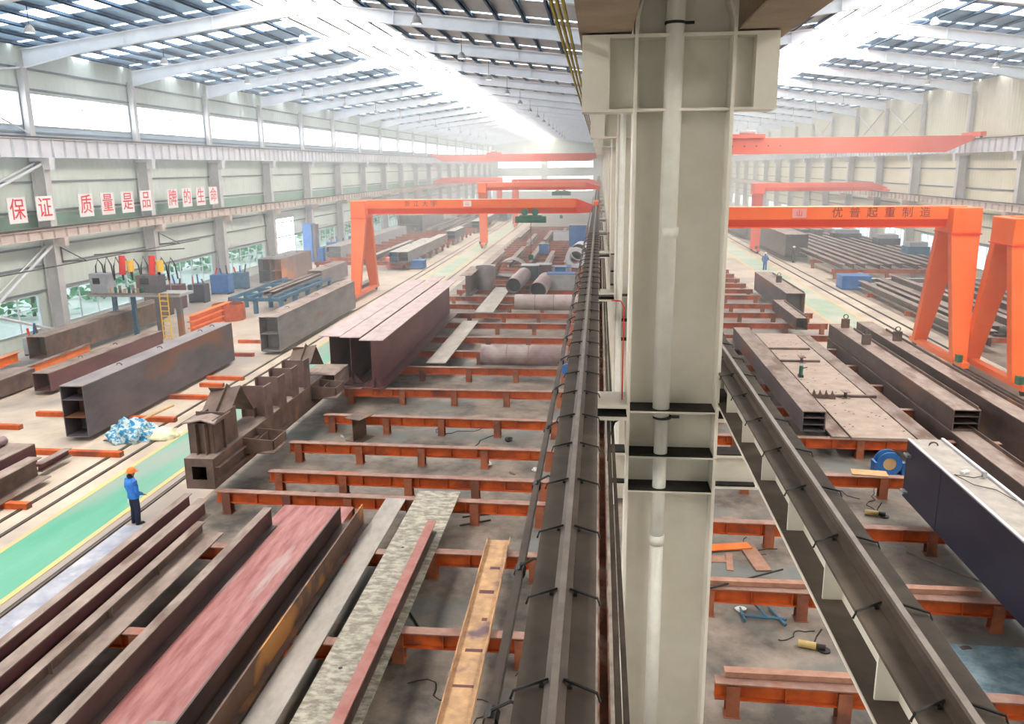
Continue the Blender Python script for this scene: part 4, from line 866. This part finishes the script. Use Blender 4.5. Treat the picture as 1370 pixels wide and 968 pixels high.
box_girder('right twin of two tall box girders, orange-stained side', -30.8, -29.7, 74.6, 83.0, .1, 2.35, mat('orange_stained', (.17,.12,.115), (.26,.19,.18), .8, .6, c3=(.62,.24,.09), t3=.50, stretch=(1,.5,.6)), M_grey, (.5,), (.3,.7), 'twin box girders')
box_girder('short plum box girder in front of the gantry leg', -25.8, -24.5, 70.8, 78.5, .3, 1.75, M_grey, M_dusty, (), (.4,))
t = thing('blue_cabinet_machine', 'tall bright blue machine cabinet at the left wall doorway', 'machine', (-33.2, 92.8, 0)); MB().box(-.9, .2, 0, 1.4, 0, 4.4).build('cabinet', M_blue, t, bevel=.04); MB().box(.2, .6, .1, 1.3, 0, 4.3).build('side_panel', M_greyd, t); MB().box(.6, 1.3, .3, 1.2, 0, 1.6).build('pump_unit', M_blue, t)
i_girder('brown I-beam lying on floor right of the plum box girder', -22.3, .6, 62, 72, .05, .6, M_brown, M_dusty); i_girder('maroon I-beam lying on floor behind the left gantry leg', -21.0, .6, 60, 74, .05, .5, M_maroon, M_dusty)
# clutter near windows
random.seed(31)
cl_ = [(-32.8,57.5,1.8,.9,1.6,M_dark,'dark stack of rods'),(-33.0,60.3,1.2,1.2,1.9,M_maroon,'maroon welding set'),(-32.6,63.4,1.4,1.0,1.5,M_navy,'navy compressor box'),(-32.8,68,1.6,1.2,1.7,M_blue,'blue generator box'),(-32.4,71,1.3,1.0,1.5,M_bluer,'teal tool chest'),(-33.2,44.0,.9,.9,1.1,M_cab,'grey switch box'),(-32.0,98,2.2,1.6,1.8,M_blue,'blue pump set'),(-30.5,101,1.8,1.6,1.2,M_blue,'low blue crate'),(-33.0,110,2,2,1.6,M_bluer,'teal crate')]
for x, y, a, b, h, m_, nm in cl_:
    t = thing('workshop_box', nm + ' standing against the left wall', 'equipment', (x, y, 0)); MB().box(-a/2, a/2, 0, b, .1, h).build('body', m_, t, bevel=.04); MB().box(-a/2, -a/2+.15, .05, b-.05, 0, .1).box(a/2-.15, a/2, .05, b-.05, 0, .1).build('skid', M_black, t)
    for k in range(3): MB().tube([(-a/3+k*a/3, b/2, h), (-a/3+k*a/3+random.uniform(-.2,.2), b/2, h+.4+random.random()*.4)], .07, 7).build('bottle_neck', (M_red, M_blue, M_dark)[k], t)
# middle-distance left strip
far = [('blue-green twin box girders end, left one', -21.9,-21.0,84.8,102,.9,2.0,M_bluer),('blue-green twin box girders end, right one', -20.95,-19.9,84.8,108,.9,2.0,M_grey),
       ('long grey girder running to the left wall', -31.2,-29.4,92,125,.4,1.9,M_cab),('tall plum box girder far by the left wall', -31.5,-27.5,128,146,.3,3.4,M_grey),
       ('dark slim girder left of the twin box girders', -24.6,-24.0,84,106,.9,1.4,M_dark),('pale-topped short girder past the twins', -21.0,-19.8,113,122,.9,2.0,M_navy),
       ('navy girder beyond the pale-topped one', -20.8,-19.4,134,158,.9,2.0,M_navy)]
for lb, a, b, ya, yb, z0, z1, m_ in far: box_girder(lb, a, b, ya, yb, z0, z1, m_, M_plank, (.5,), (.5,))
t = thing('storage_crate', 'low blue steel crate under the twin girder ends', 'crate', (at(555,360).x, at(555,360).y, 0)); MB().box(-.95,.95,0,1.6,.05,.85).build('body', M_blue, t, bevel=.03); MB().box(-1.0,1.0,-.05,1.65,.85,.95).build('rim', M_blue, t)
t = thing('storage_crate', 'orange steel crate left of the blue crate', 'crate', (at(528,359).x, at(528,359).y, 0)); MB().box(-.95,.95,0,1.5,.05,1.0).build('body', M_far, t, bevel=.03); MB().box(-1.0,1.0,-.05,1.55,1.0,1.1).build('rim', M_far, t)
for i in range(18):
    trestle('orange trestle in the far left aisle, %s row from camera' % ORD[i], -30.5, -19.9, 86+i*4, ztop=.85, group='far left aisle trestles', far=True)
for i in range(16):
    x = -28.8 + (i % 8)*.95; y = 128 + (i//8)*34
    i_girder('distant pale girder on far left aisle trestles, %s of sixteen' % ORD[i], x, .4, y, y+26, .88, .5, M_maroon if i % 2 else M_pink, M_dusty, group='distant girders of the left aisle')
for i in range(8):
    box_girder('blue-grey box girder in the farthest left stacks, %s of eight' % ORD[i], -27+(i % 4)*2.4, -25.4+(i % 4)*2.4, 165+(i//4)*24, 180+(i//4)*24, .5, 2.0+.5*(i % 2), M_bluer, M_lav, (), (), 'farthest left stacks', ends=False)

# ------------------------------------------------------------------ right aisle beyond the walkway
for i in range(11):
    x = 22.6 + i*1.12
    i_girder('long dusty beam on the far right rack, %s from the walkway' % ORD[i], x, .55, 79+(i % 3)*.4, 112+(i % 2)*4, .95, .5, M_maroon, M_dusty, group='long beams on the far right rack')
for i, y in enumerate((79.6, 88, 97, 106)):
    trestle('orange trestle beneath the far right rack beams, %s from camera' % ORD[i], 21.8, 34.2, y, ztop=.93, group='far right rack trestles', far=True)
i_girder('long pale beam lying crosswise in front of far right rack', 21.8, .4, 74.4, 87.4, .3, .45, M_grey, M_lav, rz=R(-88))
rl = [(22.2,.5,48,72,.35),(23.2,.45,50,71,.35),(24.4,.8,52,74,.3),(25.6,.5,50,74,.5),(26.8,.5,47,70,.4),(28.2,.7,50,73,.4),(29.6,.5,46,70,.5),(31.0,.6,46,72,.4),(32.2,.5,44,70,.4),(23.6,.6,34,46.5,.35),(25.2,.8,32,46,.35),(27.0,.5,34,45,.35),(28.6,.7,34,45,.35),(30.4,.6,32,43,.35),(21.9,.4,48.5,56,.35),(24.4,.5,33,46,.35),(26.1,.5,31,45.5,.35),(27.8,.5,33,45,.35),(29.5,.6,33,44,.35),(31.3,.5,30,43,.35),(23.8,.45,75.5,78,.3),(25.0,.5,48,73,.75),(27.5,.5,48,70,.75)]
for i, (x, w_, ya, yb, z) in enumerate(rl):
    i_girder('long dark beam with pale top on the floor behind the right gantry legs, %s' % (ORD[i] + ' listed from the walkway, ' + ('farther group' if i < 9 else 'nearer group')), x, w_, ya, yb, z, .55, M_brown if i % 3 == 0 else M_dark, M_dusty, group='floor beams behind the right gantry legs')
    for yy in (ya+2, (ya+yb)/2, yb-2): pass
for i, y in enumerate((36, 43.5, 51, 60, 68.5)):
    o = MB().box(0, 11.6, -.12, .12, 0, .3).build('floor_sleeper', M_tress, None, (21.7, y, 0)); tag(o, 'low rust sleeper under the right floor beams, %s from camera' % ORD[i], 'sleeper', 'right floor sleepers')
t = thing('storage_crate', 'blue steel crate beside the right walkway', 'crate', (21.9, 72.5, 0)); MB().box(-1.1,1.3,0,1.8,.05,1.1).build('body', M_blue, t, bevel=.03); MB().box(-1.15,1.35,-.05,1.85,1.1,1.2).build('rim', M_blue, t)
for i, (x, y, a, b, h, m_, nm) in enumerate(((32.6,88,2.2,2,2.2,M_bluer,'teal machine'),(31.2,108,3.4,2,2.0,M_navy,'dark blue machine'),(33.3,83,1.4,1.4,2.2,M_blue,'blue cabinet'),(33.0,98,2.4,2.4,2.2,M_navy,'dark tank'),(26,122,2.6,2,2,M_blue,'blue frame box'))):
    t = thing('workshop_machine', nm + ' near the right wall', 'machine', (x, y, 0)); MB().box(-a/2, a/2, 0, b, .1, h).build('body', m_, t, bevel=.05); MB().box(-a/2+.2, a/2-.2, .2, b-.2, h, h+.4).build('top_unit', M_cab, t); MB().box(-a/2-.05, a/2+.05, -.05, b+.05, 0, .12).build('base', M_black, t)
box_girder('tall dark box girder end standing beside the far right rack', 20.6, 23.0, 94, 118, .5, 3.0, M_dark, M_dusty, (), ())
box_girder('second dark box girder farther beside the right walkway', 20.6, 22.6, 121, 150, .5, 2.6, M_greyd, M_dusty, (), ())
for i in range(10):
    box_girder('distant girder in the right aisle stacks, %s of ten' % ORD[i], 24+(i % 5)*1.9, 25.1+(i % 5)*1.9, 118+(i//5)*26, 138+(i//5)*26, .5, 1.7, M_dark if i % 2 else M_grey, M_dusty, (), (), 'distant right aisle girders', ends=False)

# ------------------------------------------------------------------ people
def person(label, loc, rz, look=0, holding=True, jacket=M_jack, trousers=M_trou, helmet=M_helm, name='person'):
    t = thing(name, label, 'person', loc, rz)
    def skin(nm, verts, edges, rad, m, root=0, sub=1, parent=t):
        me = bpy.data.meshes.new(nm); me.from_pydata([Vector(v) for v in verts], edges, []); me.materials.append(m)
        o = bpy.data.objects.new(nm, me); C.objects.link(o); o.parent = parent
        k = o.modifiers.new('skin', 'SKIN'); 
        lay = me.skin_vertices[0].data if me.skin_vertices else None
        if lay is None:
            bm = bmesh.new(); bm.from_mesh(me); bm.verts.layers.skin.verify(); bm.to_mesh(me); bm.free(); lay = me.skin_vertices[0].data
        for i, r in enumerate(rad):
            lay[i].radius = (r, r) if not isinstance(r, tuple) else r
            lay[i].use_root = (i == root)
        k.use_smooth_shade = True
        s = o.modifiers.new('sub', 'SUBSURF'); s.levels = sub; s.render_levels = sub; return o
    # body facing -Y local
    V = [(0,0,.95),(0,0,1.12),(0,.01,1.32),(0,.01,1.45),(0,-.01,1.53),(0,-.03,1.63),(0,-.035,1.72)]
    E_ = [(0,1),(1,2),(2,3),(3,4),(4,5),(5,6)]; Rr = [.11,.115,.13,.09,.055,.09,.075]
    V.append((0,-.14,1.62)); E_.append((5,7)); Rr.append(.014)          # nose
    for s in (-1, 1): V.append((s*.098,-.02,1.63)); E_.append((5,len(V)-1)); Rr.append(.018)
    for s in (-1, 1):
        b = len(V); V += [(s*.09,0,.90),(s*.10,-.02,.50),(s*.11,.01,.09),(s*.12,-.12,.035)]; E_ += [(0,b),(b,b+1),(b+1,b+2),(b+2,b+3)]; Rr += [.085,.055,.038,.035]
    hands = []
    for s in (-1, 1):
        b = len(V); fwd = -.16 if s < 0 and holding else -.02
        V += [(s*.19,.01,1.42),(s*.27,.02,1.15),(s*.22,fwd,.97 if fwd < -.1 else .88),(s*.20,fwd-.07,.93 if fwd < -.1 else .80)]
        E_ += [(3,b),(b,b+1),(b+1,b+2),(b+2,b+3)]; Rr += [.038,.038,.03,.03]
        h = b+3; hp = Vector(V[h])
        for k in range(4):
            q = len(V); L_ = (.075,.085,.08,.062)[k]; ox = (k-1.5)*.02
            V += [tuple(hp+Vector((ox,-.03,-.02))), tuple(hp+Vector((ox*1.1,-.03-L_*.5,-.035))), tuple(hp+Vector((ox*1.1,-.03-L_*.7,-.06)))]
            E_ += [(h,q),(q,q+1),(q+1,q+2)]; Rr += [.010,.009,.008]
        q = len(V); V += [tuple(hp+Vector((-s*.035,-.02,.01))), tuple(hp+Vector((-s*.045,-.055,-.005)))]; E_ += [(h,q),(q,q+1)]; Rr += [.011,.009]
    skin('body', V, E_, Rr, M_skin)
    def loft(mb, rings, n=14):
        vs = []; fs = []
        for (cx_, cy_, cz_, rx, ry) in rings:
            for k in range(n): a = 2*PI*k/n; vs.append((cx_+rx*math.cos(a), cy_+ry*math.sin(a), cz_))
        for i in range(len(rings)-1):
            for k in range(n): fs.append((i*n+k, i*n+(k+1) % n, (i+1)*n+(k+1) % n, (i+1)*n+k))
        fs.append(tuple(range(n))); fs.append(tuple(range((len(rings)-1)*n, len(rings)*n))); mb.add(vs, fs)
    g = MB(); loft(g, [(0,.0,.86,.20,.155),(0,0,.90,.205,.16),(0,.0,1.0,.19,.15),(0,.01,1.15,.20,.155),(0,.02,1.30,.225,.16),(0,.02,1.40,.22,.145),(0,.01,1.46,.15,.11),(0,0,1.50,.09,.085),(0,0,1.53,.085,.08)])
    for s in (-1, 1):
        fwd = -.14 if s < 0 and holding else -.02
        g.tube([(s*.14,.015,1.43),(s*.21,.015,1.41),(s*.25,.02,1.32),(s*.285,.03,1.17),(s*.28,.0,1.08),(s*.225,fwd,.99 if fwd < -.1 else .90)], .085, 12, r1=.052)
    g.build('jacket', jacket, t, smooth=True)
    g = MB(); loft(g, [(0,0,.72,.02,.02),(0,0,.80,.17,.13),(0,0,.92,.18,.14),(0,0,.96,.165,.13)])
    for s in (-1, 1): g.tube([(s*.09,0,.90),(s*.10,-.01,.70),(s*.105,-.02,.48),(s*.112,.0,.25),(s*.115,.01,.06)], .105, 12, r1=.075)
    g.build('trousers', trousers, t, smooth=True)
    for s in (-1, 1): MB().taper([(s*.115-.05,-.2,0),(s*.115+.05,-.2,0),(s*.115+.045,.08,0),(s*.115-.045,.08,0)], [(s*.115-.04,-.17,.06),(s*.115+.04,-.17,.06),(s*.115+.045,.07,.11),(s*.115-.045,.07,.11)]).build('shoe', M_black, t, bevel=.01)
    g = MB(); n = 16; prof = [(.0,.135),(.06,.125),(.105,.085),(.122,.03),(.124,.0),(.15,-.005),(.15,-.015),(.118,-.012)]
    vs = []; fs = []
    for (r, z) in prof:
        for k in range(n): a = 2*PI*k/n; vs.append((r*math.cos(a), r*1.15*math.sin(a)-.03-(.03 if r > .14 and math.sin(a) < 0 else 0), 1.70+z))
    for i in range(len(prof)-1):
        for k in range(n): fs.append((i*n+k, i*n+(k+1) % n, (i+1)*n+(k+1) % n, (i+1)*n+k))
    g.add(vs, fs); g.build('helmet', helmet, t, smooth=True)
    MB().tube([(0,.02,1.52),(0,.05,1.62)], .085, 12).build('hair', M_black, t)
    return t
p1 = at(183, 700)
person('person in blue jacket, dark trousers and orange helmet beside the green walkway', (p1.x, p1.y, 0), R(150))
t = thing('work_gloves', 'pair of white work gloves held by the person in blue', 'gloves', (p1.x-.17, p1.y+.12, .72)); MB().obox((0,0,0), (.09,.06,.12), Matrix.Rotation(R(12),3,'Y')).build('glove', M_wpaper, t, bevel=.03); MB().obox((.05,.04,-.1), (.06,.05,.08), Matrix.Rotation(R(-10),3,'Y')).build('glove', M_wpaper, t, bevel=.03)
p2 = at(1023, 361)
person('person in blue overalls walking on the right walkway far away', (p2.x, p2.y, 0), R(170), jacket=M_blue, trousers=M_blue, helmet=M_board)
person('person in dark clothes standing near the far right rack', (21.3, 93.0, 0), R(90), jacket=M_navy, trousers=M_navy, helmet=M_board)

# ------------------------------------------------------------------ trees outside the windows
M_leaf = mat('leaves', (.04,.20,.08), (.18,.42,.20), 1.5, .8)
random.seed(41)
for i in range(18):
    y = 30 + i*9.5; t = thing('tree', 'green tree outside the left windows, %s along the wall' % ORD[i], 'tree', (XL-7-random.random()*4, y, -.3), 0, 'trees outside the left wall')
    g = MB()
    for k in range(210):
        a = random.random()*6.28; rr = random.random()**.5*3.2; z = .2+random.random()*3.9
        c = Vector((math.cos(a)*rr, math.sin(a)*rr, z)); q = Matrix.Rotation(random.random()*6, 3, 'Z') @ Matrix.Rotation(random.random()*3, 3, 'X')
        s = random.uniform(.15,.38); g.add([c+q@Vector(v)*s for v in ((-1,-.6,0),(0,-1,.15),(1,-.5,0),(1,.6,0),(0,1,.15),(-1,.5,0))], [(0,1,2,3,4,5)])
    g.build('foliage', M_leaf, t); MB().tube([(0,0,0),(0,0,2.5)], .14, 8).build('trunk', M_brown, t)
o = MB().box(XL-60, XL-.5, -20, Y1, -.35, -.3).build('ground_outside', mat('outdoor_ground', (.45,.48,.40), (.55,.56,.48), .3, .9)); o['kind'] = 'structure'

# ------------------------------------------------------------------ haze in the hall
hz = MB().box(XL+.05, XR-.05, 30, Y1-.05, .05, 16.8).build('hall_haze', None); hz.data.materials.clear()
mh = bpy.data.materials.new('haze'); mh.use_nodes = True; nt = mh.node_tree; nt.nodes.clear()
vs = nt.nodes.new('ShaderNodeVolumeScatter'); vs.inputs['Color'].default_value = (.90,.96,1,1); vs.inputs['Density'].default_value = .0052; vs.inputs['Anisotropy'].default_value = .0
ou = nt.nodes.new('ShaderNodeOutputMaterial'); nt.links.new(vs.outputs[0], ou.inputs['Volume']); hz.data.materials.append(mh)
hz['kind'] = 'stuff'; tag(hz, 'bright dusty haze filling the far end of hall', 'haze')

# ------------------------------------------------------------------ light
wd = bpy.data.worlds.new('world'); bpy.context.scene.world = wd; wd.use_nodes = True
bg = wd.node_tree.nodes['Background']; bg.inputs[0].default_value = (.82,.91,1.0,1); bg.inputs[1].default_value = 2.2
def area(name, loc, rot, sx, sy, e, col):
    l = bpy.data.lights.new(name, 'AREA'); l.shape = 'RECTANGLE'; l.size = sx; l.size_y = sy; l.energy = e; l.color = col
    o = bpy.data.objects.new(name, l); C.objects.link(o); o.location = loc; o.rotation_euler = rot; return o
sc = bpy.context.scene
sc.view_settings.view_transform = 'Standard'; sc.view_settings.look = 'None'; sc.view_settings.gamma = 1; sc.view_settings.exposure = .43
sc.cycles.use_denoising = True; sc.cycles.max_bounces = 6; sc.cycles.diffuse_bounces = 3; sc.cycles.glossy_bounces = 2; sc.cycles.volume_bounces = 0
sc.cycles.transparent_max_bounces = 8; sc.cycles.sample_clamp_indirect = 6
